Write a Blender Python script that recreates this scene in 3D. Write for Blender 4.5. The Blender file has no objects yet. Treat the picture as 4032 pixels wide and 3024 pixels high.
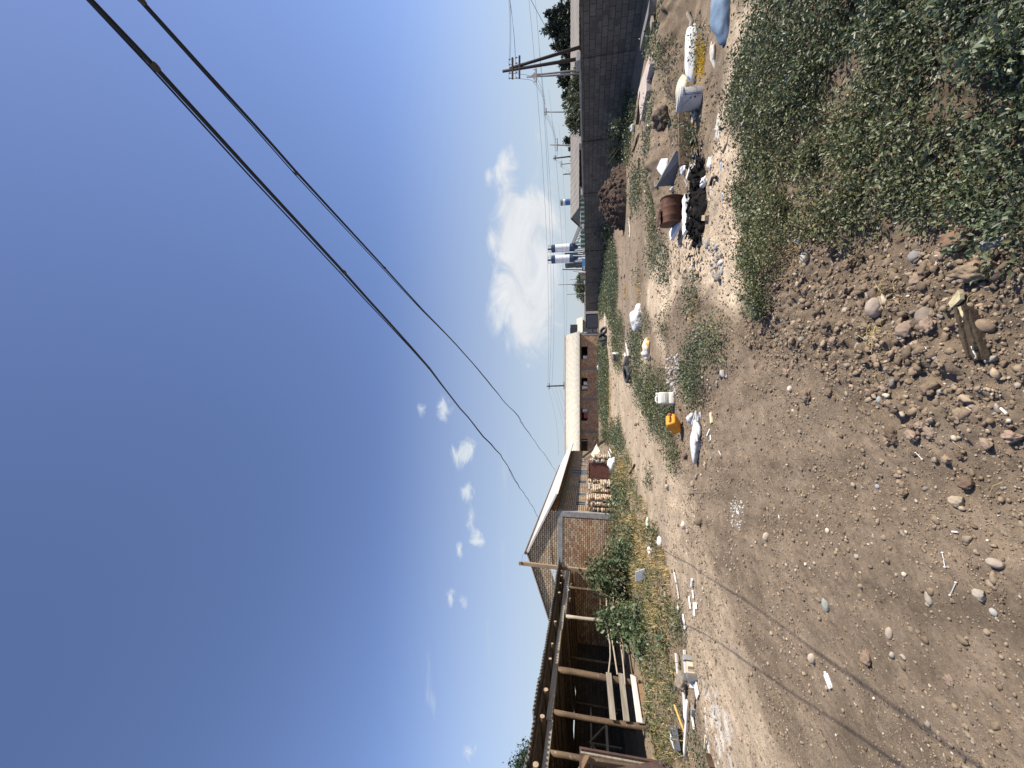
import bpy, bmesh, math, random
import numpy as np
from mathutils import Vector, Matrix
R = math.radians
random.seed(7); rng = np.random.default_rng(7)
scene = bpy.context.scene
COL = scene.collection
# ---------------------------------------------------------------- survey of the photograph (pixels -> metres)
F = 1514.0; TH = math.atan(298/F); CT, ST = math.cos(TH), math.sin(TH); EYE = 1.65
def ray(sx, sy):
    r = (1512-sy)/F; u = (2016-sx)/F
    return (r, CT-u*ST, ST+u*CT)
def gp(sx, sy, z=0.0):
    d = ray(sx, sy); t = (z-EYE)/d[2]; return (d[0]*t, d[1]*t)
def at(sx, sy, Y):
    d = ray(sx, sy); t = Y/d[1]; return Vector((d[0]*t, Y, EYE+d[2]*t))
def zp(n, zx, zy):
    o = {1:(1900,0),2:(1900,800),3:(1900,1500),4:(1900,2199),5:(2900,0),6:(2900,700),7:(2900,1450),8:(2900,2175)}[n]
    k = .4973 if n < 5 else .5118
    return (o[0]+zx*k, o[1]+zy*k)
def zg(n, zx, zy, z=0.0): return gp(*zp(n, zx, zy), z)
def dg(x, y): return gp(x*1.8228, y*1.8228)
# ---------------------------------------------------------------- noise
def _h(a, b, seed):
    n = (a.astype(np.int64)*374761393 + b.astype(np.int64)*668265263 + seed*1274126177) & 0xffffffff
    n = ((n ^ (n >> 13))*1103515245) & 0xffffffff
    n = ((n ^ (n >> 16))*668265263) & 0xffffffff
    return ((n ^ (n >> 15)) & 0xffff)/65535.0
def vn(x, y, seed=0):
    x = np.asarray(x, float); y = np.asarray(y, float)
    xi = np.floor(x); yi = np.floor(y); fx = x-xi; fy = y-yi
    fx = fx*fx*(3-2*fx); fy = fy*fy*(3-2*fy)
    a = _h(xi, yi, seed); b = _h(xi+1, yi, seed); c = _h(xi, yi+1, seed); d = _h(xi+1, yi+1, seed)
    return (a*(1-fx)+b*fx)*(1-fy)+(c*(1-fx)+d*fx)*fy - .5
def fbm(x, y, f, o=3, seed=0, g=.5):
    s = 0; a = 1.0; x = np.asarray(x, float); y = np.asarray(y, float)
    for i in range(o):
        s = s + a*vn(x*f+i*17.3, y*f-i*9.1, seed+i); a *= g; f *= 2.03
    return s
def sdf(x, y, poly):
    x = np.asarray(x, float); y = np.asarray(y, float)
    shp = x.shape; x = x.ravel(); y = y.ravel()
    px = [p[0] for p in poly]; py = [p[1] for p in poly]
    cx = np.clip(x, min(px), max(px)); cy = np.clip(y, min(py), max(py)); db = np.hypot(x-cx, y-cy)
    if len(x) > 5000:
        near = db < 2.5; out = -db-.01
        if near.any(): out[near] = _sdf(x[near], y[near], poly)
        return out.reshape(shp)
    return _sdf(x, y, poly).reshape(shp)
def _sdf(x, y, poly):
    d = np.full(x.shape, 1e9); ins = np.zeros(x.shape, bool); n = len(poly)
    for i in range(n):
        ax, ay = poly[i]; bx, by = poly[(i+1) % n]
        ex, ey = bx-ax, by-ay
        t = np.clip(((x-ax)*ex+(y-ay)*ey)/(ex*ex+ey*ey+1e-12), 0, 1)
        d = np.minimum(d, np.hypot(x-ax-t*ex, y-ay-t*ey))
        if abs(ey) > 1e-9:
            c = ((ay > y) != (by > y)) & (x < (bx-ax)*(y-ay)/ey+ax)
            ins ^= c
    return np.where(ins, d, -d)
def sst(a, b, v):
    t = np.clip((v-a)/(b-a), 0, 1); return t*t*(3-2*t)
# ---------------------------------------------------------------- zones of the ground, in metres
Z_ = lambda n, pts: [zg(n, a, b) for a, b in pts]
D_ = lambda pts: [dg(a, b) for a, b in pts]
ROADTAN = D_([(1290,800),(1312,900),(1330,1000),(1385,1080),(1400,1150),(1430,1200),(1450,1300),(1480,1400),(1500,1500),(1530,1600),(1560,1700),(1720,1700),(1660,1560),(1600,1400),(1545,1250),(1500,1100),(1460,1000),(1410,920),(1370,830),(1345,760),(1320,700),(1298,640)])
SANDY = D_([(1395,620),(1410,560),(1450,500),(1530,440),(1600,400),(1615,480),(1602,560),(1615,640),(1590,690),(1520,640),(1480,600),(1430,700),(1400,680)])
SANDY2 = D_([(1520,440),(1545,330),(1560,200),(1580,0),(1640,0),(1600,150),(1620,300),(1615,430)])
PALE3 = Z_(2, [(1310,800),(1350,1000),(1440,1290),(1440,1140),(1380,960),(1320,640)])
PALE4 = Z_(2, [(1250,1120),(1330,1200),(1290,1330),(1245,1290)])
CLOD = D_([(1610,700),(1660,650),(1700,600),(1760,500),(1960,510),(2140,480),(2212,560),(2212,900),(2100,930),(1900,900),(1720,760),(1640,770)])
FIELD = Z_(2, [(1090,-300),(1160,150),(1090,480),(1090,880),(1300,760),(1330,500),(1420,300),(1330,0),(1300,-300)])
W1 = D_([(1690,-60),(1640,60),(1615,130),(1590,190),(1580,255),(1625,300),(1608,370),(1600,420),(1626,470),(1605,540),(1612,610),(1640,672),(1665,676),(1692,630),(1702,570),(1728,505),(1770,498),(1840,512),(1930,488),(2010,472),(2090,470),(2130,490),(2160,545),(2260,560)])+[(.75,.9),(.9,-.6),(7.5,-.6),(7.5,3.6)]
BARE1 = [D_([(1800,135),(1870,120),(1880,160),(1850,205),(1800,220),(1790,180)]), D_([(2080,150),(2150,135),(2200,170),(2140,240),(2090,260)]), D_([(1755,480),(1730,470),(1720,420),(1745,400),(1765,440)])]
W2 = Z_(2, [(1870,830),(1960,900),(2025,960),(1980,1100),(1960,1230),(1880,1290),(1800,1330),(1770,1450),(1700,1560),(1620,1590),(1590,1500),(1580,1250),(1640,1150),(1660,1000),(1780,920)])
WS = [Z_(2, p) for p in (
    [(1400,750),(1480,950),(1505,1050),(1500,1180),(1450,1130),(1410,1000)],
    [(1180,1000),(1260,1000),(1275,1110),(1330,1200),(1300,1330),(1210,1270),(1190,1100)],
    [(1200,1260),(1290,1320),(1420,1290),(1470,1480),(1490,1560),(1500,1700),(1370,1760),(1290,1640),(1230,1480)],
    [(985,250),(1050,300),(1085,480),(1085,680),(1065,880),(1125,950),(1125,1150),(1055,1150),(1025,950),(985,830),(940,900),(945,660),(935,560),(985,420)],
    [(1330,-300),(1330,0),(1370,260),(1330,480),(1390,560),(1400,330),(1420,200),(1420,0),(1420,-200)],
    [(1440,300),(1440,560),(1450,650),(1490,560),(1490,300)],
    [(1225,480),(1260,480),(1260,610),(1225,610)],
    [(1280,850),(1330,860),(1340,960),(1290,960)],
    [(1050,1180),(1110,1200),(1120,1340),(1080,1330)],
    [(930,1060),(985,1080),(1005,1300),(1010,1659),(940,1659),(930,1300)],
    [(1690,600),(1740,680),(1740,830),(1690,860),(1650,780),(1650,660)],
    [(1440,780),(1490,760),(1490,840),(1450,850)])]
WS += [Z_(3, p) for p in (
    [(1220,20),(1480,60),(1520,200),(1520,260),(1470,300),(1540,400),(1560,640),(1535,690),(1490,660),(1450,450),(1360,400),(1350,260),(1290,260),(1280,150)],
    [(935,-200),(1000,-200),(1000,450),(1030,330),(1100,400),(1150,520),(1060,520),(970,420)],
    [(1090,300),(1130,440),(1160,600),(1120,560),(1060,460)],
    [(1270,580),(1285,720),(1295,640),(1290,590)], [(1330,700),(1350,720),(1335,830),(1320,800)])]
WS += [Z_(1, p) for p in (
    [(1330,820),(1420,850),(1425,1250),(1415,1600),(1335,1500),(1320,1100)],
    [(1450,60),(1520,60),(1560,180),(1530,290),(1470,270)],
    [(1330,250),(1390,270),(1385,420),(1330,440)],
    [(1700,150),(1710,240),(1720,420),(1790,440),(1800,300),(1790,200)],
    [(1200,1380),(1280,1400),(1270,1600),(1210,1620)],
    [(1085,760),(1240,800),(1220,1000),(1190,1250),(1100,1220)],
    [(1510,300),(1620,340),(1640,520),(1560,560)],
    [(1560,760),(1700,960),(1740,1180),(1640,1200),(1620,1000)])]
LEFTG = Z_(3, [(1030,560),(1180,640),(1180,760),(1240,820),(1240,940),(1300,980),(1290,1130),(1400,1200),(1400,1330),(1430,1400),(1490,1700)]) + Z_(4, [(1570,400),(1600,700),(1580,1000),(1610,1300),(1700,1659),(1400,1800),(1330,1200),(1250,800),(1180,400)]) + Z_(3, [(1140,1500),(1060,1050),(1020,700)])
W9 = Z_(4, [(1690,1240),(1770,1340),(1790,1480),(1830,1700),(1690,1700)])
W10 = Z_(4, [(1555,380),(1590,440),(1600,690),(1570,690),(1560,520)])
W11 = Z_(3, [(1330,1200),(1400,1215),(1400,1330),(1340,1330)])
GREENS = [W1, W2] + WS + [W9, W10, W11]
def wallX(y): return 12.07-.0264*y
def height(x, y):
    x = np.asarray(x, float); y = np.asarray(y, float)
    near = np.clip(6/np.maximum(np.hypot(x, y), .5), 0, 1)
    clod = sst(-.25, .25, sdf(x, y, CLOD)+.3*fbm(x, y, 1.3, 2, 5))
    weed = sst(-.1, .35, sdf(x, y, W1)+.2*fbm(x, y, 1.5, 2, 6))
    rough = .35+.9*clod+.35*weed
    z = .05*fbm(x, y, .35, 3, 1) + .03*fbm(x, y, 1.1, 2, 2)*rough
    z += clod*.025 + weed*.03
    z += rough*near*(.034*np.maximum(fbm(x, y, 5.5, 3, 3), -.1) + .022*np.maximum(fbm(x, y, 15, 3, 4), -.12))
    # cracked clods
    z += rough*near*.02*np.clip(.12-np.abs(vn(x*7.1, y*6.3, 8)), 0, .12)*-6
    # half buried stones and clods
    nr = (y > 1.2) & (y < 9) & (np.abs(x) < 6)
    if nr.any():
        xx, yy, rg = x[nr], y[nr], rough[nr]*near[nr]; b = np.zeros(xx.shape)
        for fq, hgt, dens, sd in ((6.5,.34,.30,51),(12,.36,.42,52),(23,.40,.55,53)):
            wx = xx*fq+.35*vn(xx*fq*1.7, yy*fq*1.7, sd+9); wy = yy*fq+.35*vn(xx*fq*1.7+7, yy*fq*1.7, sd+8); ix = np.floor(wx); iy = np.floor(wy)
            for ox in (-1, 0, 1):
                for oy in (-1, 0, 1):
                    cx = ix+ox; cy = iy+oy; r_ = .18+.36*_h(cx, cy, sd+2); on = _h(cx, cy, sd+3) < dens*np.clip(rg*1.1, .12, 1)
                    d2 = (wx-cx-.2-.6*_h(cx, cy, sd))**2+((wy-cy-.2-.6*_h(cx, cy, sd+1))*(1+.6*_h(cx, cy, sd+4)))**2
                    b = np.maximum(b, np.where(on, np.sqrt(np.maximum(r_*r_-d2, 0))*hgt/fq*1.6, 0))
        z[nr] += b*np.clip(rg*1.2, .5, 1)
    # wheel ruts along the road
    for off in (-.55, .9):
        c = off-.27*(y-2)+.12*np.sin(y*.7)
        z -= .035*np.exp(-((x-c)/.17)**2)*sst(14, 3, y)
    u_ = x+.27*(y-2)+.25*np.sin(y*.45)
    z += (1-np.clip(clod+weed, 0, 1))*sst(12, 4, y)*(.014*vn(u_*7, y*.55, 61)+.007*vn(u_*17, y*.9, 62))
    # soil ridge in front of the wall and bank by the slabs
    for (cx, cy, rx, ry, a, hh) in ((6.6,7.0,2.1,.5,-.25,.38),(8.6,6.6,1.3,.6,0,.42),(4.7,8.75,1.4,.4,-.1,.24),(5.6,8.4,1.6,.5,-.5,.16)):
        u = (x-cx)*math.cos(a)+(y-cy)*math.sin(a); v = -(x-cx)*math.sin(a)+(y-cy)*math.cos(a)
        e = np.exp(-(u/rx)**2-(v/ry)**2)
        z += hh*e*(1+.5*fbm(x, y, 2.3, 3, 11)+.35*fbm(x, y, 6, 2, 12))
    # trench at the foot of the block wall
    z -= .28*np.exp(-((x-wallX(y)+1.0)/.7)**2)*sst(18, 10, y)*sst(-30, 0, y)
    # verge before the shed
    z += .10*sst(.0, 1.0, sdf(x, y, LEFTG))
    return z
def hz(x, y): return float(height(np.array([x]), np.array([y]))[0])
# ---------------------------------------------------------------- objects
def tag(o, label=None, cat=None, group=None, kind=None):
    if label: o['label'] = label
    if cat: o['category'] = cat
    if group: o['group'] = group
    if kind: o['kind'] = kind
    return o
def empty(name, loc, label, cat, group=None, rz=0):
    o = bpy.data.objects.new(name, None); COL.objects.link(o)
    o.empty_display_size = .2
    o.location = loc; o.rotation_euler = (0, 0, rz)
    return tag(o, label, cat, group)
def np_mesh(name, V, Fc, mat=None, col=None, smooth=False):
    """V (n,3); Fc (m,k) all faces with k corners"""
    V = np.asarray(V, np.float32); Fc = np.asarray(Fc, np.int32)
    me = bpy.data.meshes.new(name); m, k = Fc.shape
    me.vertices.add(len(V)); me.vertices.foreach_set('co', V.ravel())
    me.loops.add(m*k); me.loops.foreach_set('vertex_index', Fc.ravel())
    me.polygons.add(m); me.polygons.foreach_set('loop_start', np.arange(m, dtype=np.int32)*k)
    try: me.polygons.foreach_set('loop_total', np.full(m, k, np.int32))
    except Exception: pass
    if smooth: me.polygons.foreach_set('use_smooth', np.ones(m, bool))
    me.update(calc_edges=True); me.validate()
    if col is not None:
        a = me.attributes.new('Col', 'FLOAT_COLOR', 'POINT')
        c = np.ones((len(V), 4), np.float32); c[:, :3] = col; a.data.foreach_set('color', c.ravel())
    if mat: me.materials.append(mat)
    return me
def link(name, me, parent=None, loc=None, rz=0):
    o = bpy.data.objects.new(name, me); COL.objects.link(o)
    if parent: o.parent = parent
    if loc is not None: o.location = loc
    if rz: o.rotation_euler = (0, 0, rz)
    return o
class MB:
    def __init__(s): s.v = []; s.f = []
    def add(s, vs, fs):
        b = len(s.v); s.v += [tuple(v) for v in vs]; s.f += [tuple(i+b for i in f) for f in fs]; return s
    def box(s, c, d, rot=None, jit=0):
        x, y, z = d[0]/2, d[1]/2, d[2]/2
        vs = [Vector((sx*x, sy*y, sz*z)) for sx in (-1, 1) for sy in (-1, 1) for sz in (-1, 1)]
        if jit: vs = [v+Vector((random.uniform(-jit, jit) for _ in range(3))) for v in vs]
        if rot is not None:
            m = rot if isinstance(rot, Matrix) else Matrix.Rotation(rot, 3, 'Z')
            vs = [m @ v for v in vs]
        c = Vector(c)
        return s.add([v+c for v in vs], [(0,1,3,2),(4,6,7,5),(0,4,5,1),(2,3,7,6),(0,2,6,4),(1,5,7,3)])
    def bar(s, p, q, w, h, up=(0,0,1), jit=0):
        p, q = Vector(p), Vector(q); d = (q-p); L = d.length; d.normalize(); u = Vector(up)
        if abs(d.dot(u)) > .98: u = Vector((1,0,0))
        sd = d.cross(u).normalized(); u = sd.cross(d)
        m = Matrix((sd, d, u)).transposed()
        return s.box((p+q)/2, (w, L, h), m, jit)
    def tube(s, pts, r, n=8, caps=True, jit=0):
        pts = [Vector(p) for p in pts]
        rs = r if isinstance(r, (list, tuple)) else [r]*len(pts)
        vs = []; ref = None
        for i, p in enumerate(pts):
            d = (pts[min(i+1, len(pts)-1)]-pts[max(i-1, 0)]).normalized()
            if ref is None: ref = Vector((0,0,1)) if abs(d.z) < .9 else Vector((1,0,0))
            a = d.cross(ref).normalized(); b = a.cross(d).normalized(); ref = b
            for k in range(n):
                t = 2*math.pi*k/n; rr = rs[i]*(1+random.uniform(-jit, jit))
                vs.append(p+a*math.cos(t)*rr+b*math.sin(t)*rr)
        fs = [(i*n+k, i*n+(k+1) % n, (i+1)*n+(k+1) % n, (i+1)*n+k) for i in range(len(pts)-1) for k in range(n)]
        if caps: fs += [tuple(range(n))[::-1], tuple((len(pts)-1)*n+k for k in range(n))]
        return s.add(vs, fs)
    def lathe(s, prof, n=24, c=(0,0,0), m=None, sx=1, sy=1):
        vs = []; c = Vector(c)
        for (r, z) in prof:
            for k in range(n):
                t = 2*math.pi*k/n; v = Vector((r*math.cos(t)*sx, r*math.sin(t)*sy, z))
                vs.append((m @ v if m else v)+c)
        fs = [(i*n+k, i*n+(k+1) % n, (i+1)*n+(k+1) % n, (i+1)*n+k) for i in range(len(prof)-1) for k in range(n)]
        fs += [tuple(range(n))[::-1], tuple((len(prof)-1)*n+k for k in range(n))]
        return s.add(vs, fs)
    def prism(s, poly, d):
        n = len(poly); d = Vector(d); P = [Vector(p) for p in poly]
        return s.add(P+[p+d for p in P], [tuple(range(n))[::-1], tuple(range(n, 2*n))]+[(i, (i+1) % n, n+(i+1) % n, n+i) for i in range(n)])
    def build(s, name, mat, parent=None, smooth=False, bevel=0, loc=None, rz=0, seg=2):
        me = bpy.data.meshes.new(name); me.from_pydata(s.v, [], s.f)
        bm = bmesh.new(); bm.from_mesh(me); bmesh.ops.recalc_face_normals(bm, faces=bm.faces); bm.to_mesh(me); bm.free()
        if mat: me.materials.append(mat)
        if smooth: me.polygons.foreach_set('use_smooth', [True]*len(me.polygons))
        o = link(name, me, parent, loc, rz)
        if bevel:
            b = o.modifiers.new('bevel', 'BEVEL'); b.width = bevel; b.segments = seg; b.limit_method = 'ANGLE'
        return o
# ---------------------------------------------------------------- materials
class NT:
    def __init__(s, name):
        s.m = bpy.data.materials.new(name); s.m.use_nodes = True; s.t = s.m.node_tree; s.t.nodes.clear()
        s.out = s.n('ShaderNodeOutputMaterial'); s.b = s.n('ShaderNodeBsdfPrincipled'); s.l(s.b, 0, s.out, 0)
        s.obj = s.n('ShaderNodeTexCoord')
    def n(s, typ, **kw):
        nd = s.t.nodes.new(typ)
        for k, v in kw.items(): setattr(nd, k, v)
        return nd
    def l(s, a, ao, b, bi): s.t.links.new(a.outputs[ao], b.inputs[bi])
    def noise(s, scale, detail=4, rough=.6, vec=None, stretch=None):
        nd = s.n('ShaderNodeTexNoise'); nd.inputs['Scale'].default_value = scale
        nd.inputs['Detail'].default_value = detail; nd.inputs['Roughness'].default_value = rough
        src = vec or (s.obj, 'Object')
        if stretch:
            mp = s.n('ShaderNodeMapping'); mp.inputs['Scale'].default_value = stretch
            s.l(src[0], src[1], mp, 0); src = (mp, 0)
        s.l(src[0], src[1], nd, 'Vector'); return nd
    def ramp(s, src, stops, out=0):
        r = s.n('ShaderNodeValToRGB'); e = r.color_ramp.elements
        while len(e) < len(stops): e.new(.5)
        for el, (p, c) in zip(e, stops):
            el.position = p; el.color = (*c, 1) if len(c) == 3 else c
        s.l(src, out, r, 0); return r
    def mix(s, a, b, fac, typ='MIX'):
        m = s.n('ShaderNodeMix', data_type='RGBA', blend_type=typ)
        for i, v in ((0, fac), (6, a), (7, b)):
            if isinstance(v, tuple) and len(v) == 2 and hasattr(v[0], 'outputs'): s.l(v[0], v[1], m, i)
            elif isinstance(v, (int, float)): m.inputs[i].default_value = v
            else: m.inputs[i].default_value = (*v, 1)
        return (m, 2)
    def col(s, v):
        if hasattr(v[0], 'outputs'): s.l(v[0], v[1], s.b, 'Base Color')
        else: s.b.inputs['Base Color'].default_value = (*v, 1)
    def bump(s, src, out, strength, dist=.02, prev=None):
        b = s.n('ShaderNodeBump'); b.inputs['Strength'].default_value = strength; b.inputs['Distance'].default_value = dist
        s.l(src, out, b, 'Height')
        if prev: s.l(prev, 0, b, 'Normal')
        s.l(b, 0, s.b, 'Normal'); return b
    def pbr(s, rough=.8, spec=.3, metal=0):
        s.b.inputs['Roughness'].default_value = rough; s.b.inputs['Specular IOR Level'].default_value = spec; s.b.inputs['Metallic'].default_value = metal
        return s
def mat(name, c1, c2=None, scale=6, rough=.85, spec=.25, metal=0, bump=.3, bscale=None, dist=.01, stretch=None, dirt=None, lo=.35, hi=.65):
    t = NT(name).pbr(rough, spec, metal)
    c2 = c2 or tuple(v*.7 for v in c1)
    n = t.noise(scale, 6, .65, stretch=stretch)
    r = t.ramp(n, [(lo, c1), (hi, c2)])
    out = (r, 0)
    if dirt:
        n2 = t.noise(dirt[0], 5, .7); r2 = t.ramp(n2, [(dirt[1], (0,0,0)), (dirt[1]+.12, (1,1,1))])
        out = t.mix(out, dirt[2], (r2, 0))
    t.col(out)
    if bump:
        n3 = t.noise(bscale or scale*4, 5, .7, stretch=stretch); t.bump(n3, 0, bump, dist)
    return t.m
def attr_mat(name, rough=.85, spec=.2, scale=30, amt=.35, bump=0, dist=.005, trans=0):
    t = NT(name).pbr(rough, spec)
    a = t.n('ShaderNodeAttribute', attribute_name='Col')
    n = t.noise(scale, 6, .7)
    r = t.ramp(n, [(.25, (1-amt,)*3), (.75, (1+amt,)*3)])
    t.col(t.mix((a, 'Color'), (r, 0), 1.0, 'MULTIPLY'))
    if bump:
        n2 = t.noise(scale*2.5, 8, .75); t.bump(n2, 0, bump, dist)
    if trans:
        tr = t.n('ShaderNodeBsdfTranslucent'); t.l(a, 'Color', tr, 0)
        mx = t.n('ShaderNodeMixShader'); mx.inputs[0].default_value = trans
        t.l(t.b, 0, mx, 1); t.l(tr, 0, mx, 2); t.l(mx, 0, t.out, 0)
    return t.m
def brick_mat(name, c1, c2, mortar, bw, bh, ms=.012, axis='x', bump=.8, off=.5, vary=.5, spots=None, bias=0.0, rough=.9):
    t = NT(name).pbr(rough, .2)
    sep = t.n('ShaderNodeSeparateXYZ'); t.l(t.obj, 'Object', sep, 0)
    cmb = t.n('ShaderNodeCombineXYZ'); t.l(sep, 0 if axis == 'x' else 1, cmb, 0); t.l(sep, 2, cmb, 1)
    wob = t.noise(3.0, 2, .5); ad = t.n('ShaderNodeVectorMath', operation='MULTIPLY_ADD')
    ad.inputs[1].default_value = (.02, .02, 0); t.l(wob, 1, ad, 0); t.l(cmb, 0, ad, 2)
    b = t.n('ShaderNodeTexBrick'); b.offset = off
    b.inputs['Color1'].default_value = (*c1, 1); b.inputs['Color2'].default_value = (*c2, 1); b.inputs['Mortar'].default_value = (*mortar, 1)
    b.inputs['Scale'].default_value = 1; b.inputs['Brick Width'].default_value = bw; b.inputs['Row Height'].default_value = bh
    b.inputs['Mortar Size'].default_value = ms; b.inputs['Mortar Smooth'].default_value = .25; b.inputs['Bias'].default_value = bias
    t.l(ad, 0, b, 'Vector')
    n = t.noise(14, 5, .7); r = t.ramp(n, [(.25, (1-vary,)*3), (.8, (1+vary*.8,)*3)])
    c = t.mix((b, 0), (r, 0), 1.0, 'MULTIPLY')
    n5 = t.noise(.9, 4, .6); r5 = t.ramp(n5, [(.3, (.75,)*3), (.7, (1.15,)*3)])
    c = t.mix(c, (r5, 0), 1.0, 'MULTIPLY')
    if spots:
        n4 = t.noise(spots[0], 3, .6); r4 = t.ramp(n4, [(spots[1], (0,0,0)), (spots[1]+.06, (1,1,1))]); c = t.mix(c, spots[2], (r4, 0))
    t.col(c)
    inv = t.n('ShaderNodeMath', operation='SUBTRACT'); inv.inputs[0].default_value = 1; t.l(b, 1, inv, 1)
    bp = t.bump(inv, 0, bump, .03)
    n3 = t.noise(60, 5, .7); t.bump(n3, 0, .3, .01, bp)
    return t.m
# ================================================================ camera, sun, sky
cam = bpy.data.cameras.new('camera'); co = bpy.data.objects.new('camera', cam); COL.objects.link(co)
cam.sensor_fit = 'HORIZONTAL'; cam.sensor_width = 36; cam.lens = 36*F/4032; cam.clip_start = .05; cam.clip_end = 3000
mw = Matrix(((0,1,0),(ST,0,-CT),(-CT,0,-ST))).to_4x4(); mw.translation = (0, 0, EYE); co.matrix_world = mw
scene.camera = co
SE, SA = R(47), R(16)
L = Vector((-math.cos(SE)*math.cos(SA), math.cos(SE)*math.sin(SA), -math.sin(SE)))
sun = bpy.data.lights.new('sun', 'SUN'); sun.energy = 5.0; sun.angle = R(.42); sun.color = (1, .92, .80)
so = bpy.data.objects.new('sun', sun); COL.objects.link(so); so.rotation_euler = L.to_track_quat('-Z', 'Y').to_euler(); so.location = (20, -5, 30)
w = bpy.data.worlds.new('World'); scene.world = w; w.use_nodes = True; wt = w.node_tree; wt.nodes.clear()
def wn(t, **k):
    n = wt.nodes.new(t)
    for a, b in k.items(): setattr(n, a, b)
    return n
wl = lambda a, i, b, j: wt.links.new(a.outputs[i], b.inputs[j])
sky = wn('ShaderNodeTexSky', sky_type='NISHITA'); sky.sun_disc = False; sky.sun_elevation = SE; sky.sun_rotation = R(106)
sky.altitude = 700; sky.air_density = 1.0; sky.dust_density = .55; sky.ozone_density = 2.2
bg = wn('ShaderNodeBackground'); bg.inputs[1].default_value = .113; wo = wn('ShaderNodeOutputWorld')
tc = wn('ShaderNodeTexCoord'); sx = wn('ShaderNodeSeparateXYZ'); wl(tc, 'Generated', sx, 0)
ymax = wn('ShaderNodeMath', operation='MAXIMUM'); ymax.inputs[1].default_value = .05; wl(sx, 1, ymax, 0)
pd = wn('ShaderNodeMath', operation='DIVIDE'); wl(sx, 0, pd, 0); wl(ymax, 0, pd, 1)
qd = wn('ShaderNodeMath', operation='DIVIDE'); wl(sx, 2, qd, 0); wl(ymax, 0, qd, 1)
pq = wn('ShaderNodeCombineXYZ'); wl(pd, 0, pq, 0); wl(qd, 0, pq, 1)
def cloud(cells, nscale, detail, th, wd, gain, stretch=(1,1.6,1), dist=.9):
    acc = None
    for (dx, dy, hx, hy, s) in cells:      # centre (overview pixels), half height, half width
        r0 = ray(dx*1.8228, dy*1.8228); p0, q0 = r0[0]/r0[1], r0[2]/r0[1]
        mp = wn('ShaderNodeMapping', vector_type='TEXTURE'); mp.inputs['Location'].default_value = (p0, q0, 0)
        mp.inputs['Scale'].default_value = (hy*1.8228/F*1.04, hx*1.8228/F*1.06, 1)
        wl(pq, 0, mp, 0); g = wn('ShaderNodeTexGradient', gradient_type='SPHERICAL'); wl(mp, 0, g, 0)
        m = wn('ShaderNodeMath', operation='MULTIPLY_ADD'); m.inputs[1].default_value = s; wl(g, 1, m, 0)
        if acc: wl(acc, 0, m, 2)
        else: m.inputs[2].default_value = 0
        acc = m
    mn = wn('ShaderNodeMath', operation='MINIMUM'); mn.inputs[1].default_value = .8; wl(acc, 0, mn, 0)
    ms = wn('ShaderNodeMapping'); ms.inputs['Scale'].default_value = stretch; wl(pq, 0, ms, 0)
    ns = wn('ShaderNodeTexNoise'); ns.inputs['Scale'].default_value = nscale; ns.inputs['Detail'].default_value = detail
    ns.inputs['Roughness'].default_value = .62; ns.inputs['Distortion'].default_value = dist; wl(ms, 0, ns, 'Vector')
    ad = wn('ShaderNodeMath', operation='MULTIPLY_ADD'); ad.inputs[1].default_value = 1.9; wl(ns, 0, ad, 0); wl(mn, 0, ad, 2)
    mr = wn('ShaderNodeMapRange', interpolation_type='SMOOTHSTEP'); mr.inputs['From Min'].default_value = th; mr.inputs['From Max'].default_value = th+wd
    mr.inputs['To Max'].default_value = gain; wl(ad, 0, mr, 0)
    pm = wn('ShaderNodeMath', operation='MULTIPLY', use_clamp=True); pm.inputs[1].default_value = 5; wl(mn, 0, pm, 0)
    fm = wn('ShaderNodeMath', operation='MULTIPLY'); wl(mr, 0, fm, 0); wl(pm, 0, fm, 1); return fm, ns
c1, n1 = cloud([(1135,590,105,190,1.0),(1150,690,70,130,.7),(1125,480,75,110,.8),(1092,385,36,95,.7),(1180,480,40,170,.45),(1056,385,13,30,.6),(1165,300,30,50,.35),(1062,520,18,40,.35)], 8, 12, .98, .85, 1.05)
c2, n2 = cloud([(990,985,26,38,.8),(1012,972,24,34,.8),(1010,1062,22,34,.75),(1018,1118,17,36,.6),(1030,1165,22,34,.6),(992,1190,12,26,.55),(962,880,26,40,.5),(910,885,18,30,.4),(975,1290,16,30,.4),(1000,1300,16,22,.45),(1015,1620,22,36,.4),(1140,790,10,18,.4)], 15, 12, 1.04, .62, .95)
c3, n3 = cloud([(1090,1040,14,110,.8),(1058,1400,12,120,.5),(925,1440,14,110,.6),(937,1520,9,60,.5),(1085,1200,12,110,.45),(1168,890,10,45,.5),(1120,960,10,60,.35),(940,705,9,30,.35)], 6, 7, 1.05, .8, .6, (1,4,1), .3)
veil = wn('ShaderNodeMapRange', interpolation_type='SMOOTHSTEP'); veil.inputs['From Min'].default_value = .62; veil.inputs['From Max'].default_value = -.05; veil.inputs['To Max'].default_value = .85; wl(qd, 0, veil, 0)
tint = wn('ShaderNodeMix', data_type='RGBA', blend_type='MULTIPLY'); tint.inputs[0].default_value = 1; wl(sky, 0, tint, 6); tint.inputs[7].default_value = (.92, .875, 1.0, 1)
hor = wn('ShaderNodeMix', data_type='RGBA'); wl(veil, 0, hor, 0); wl(tint, 2, hor, 6); hor.inputs[7].default_value = (2.95, 3.42, 3.75, 1)
prev = hor
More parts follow.
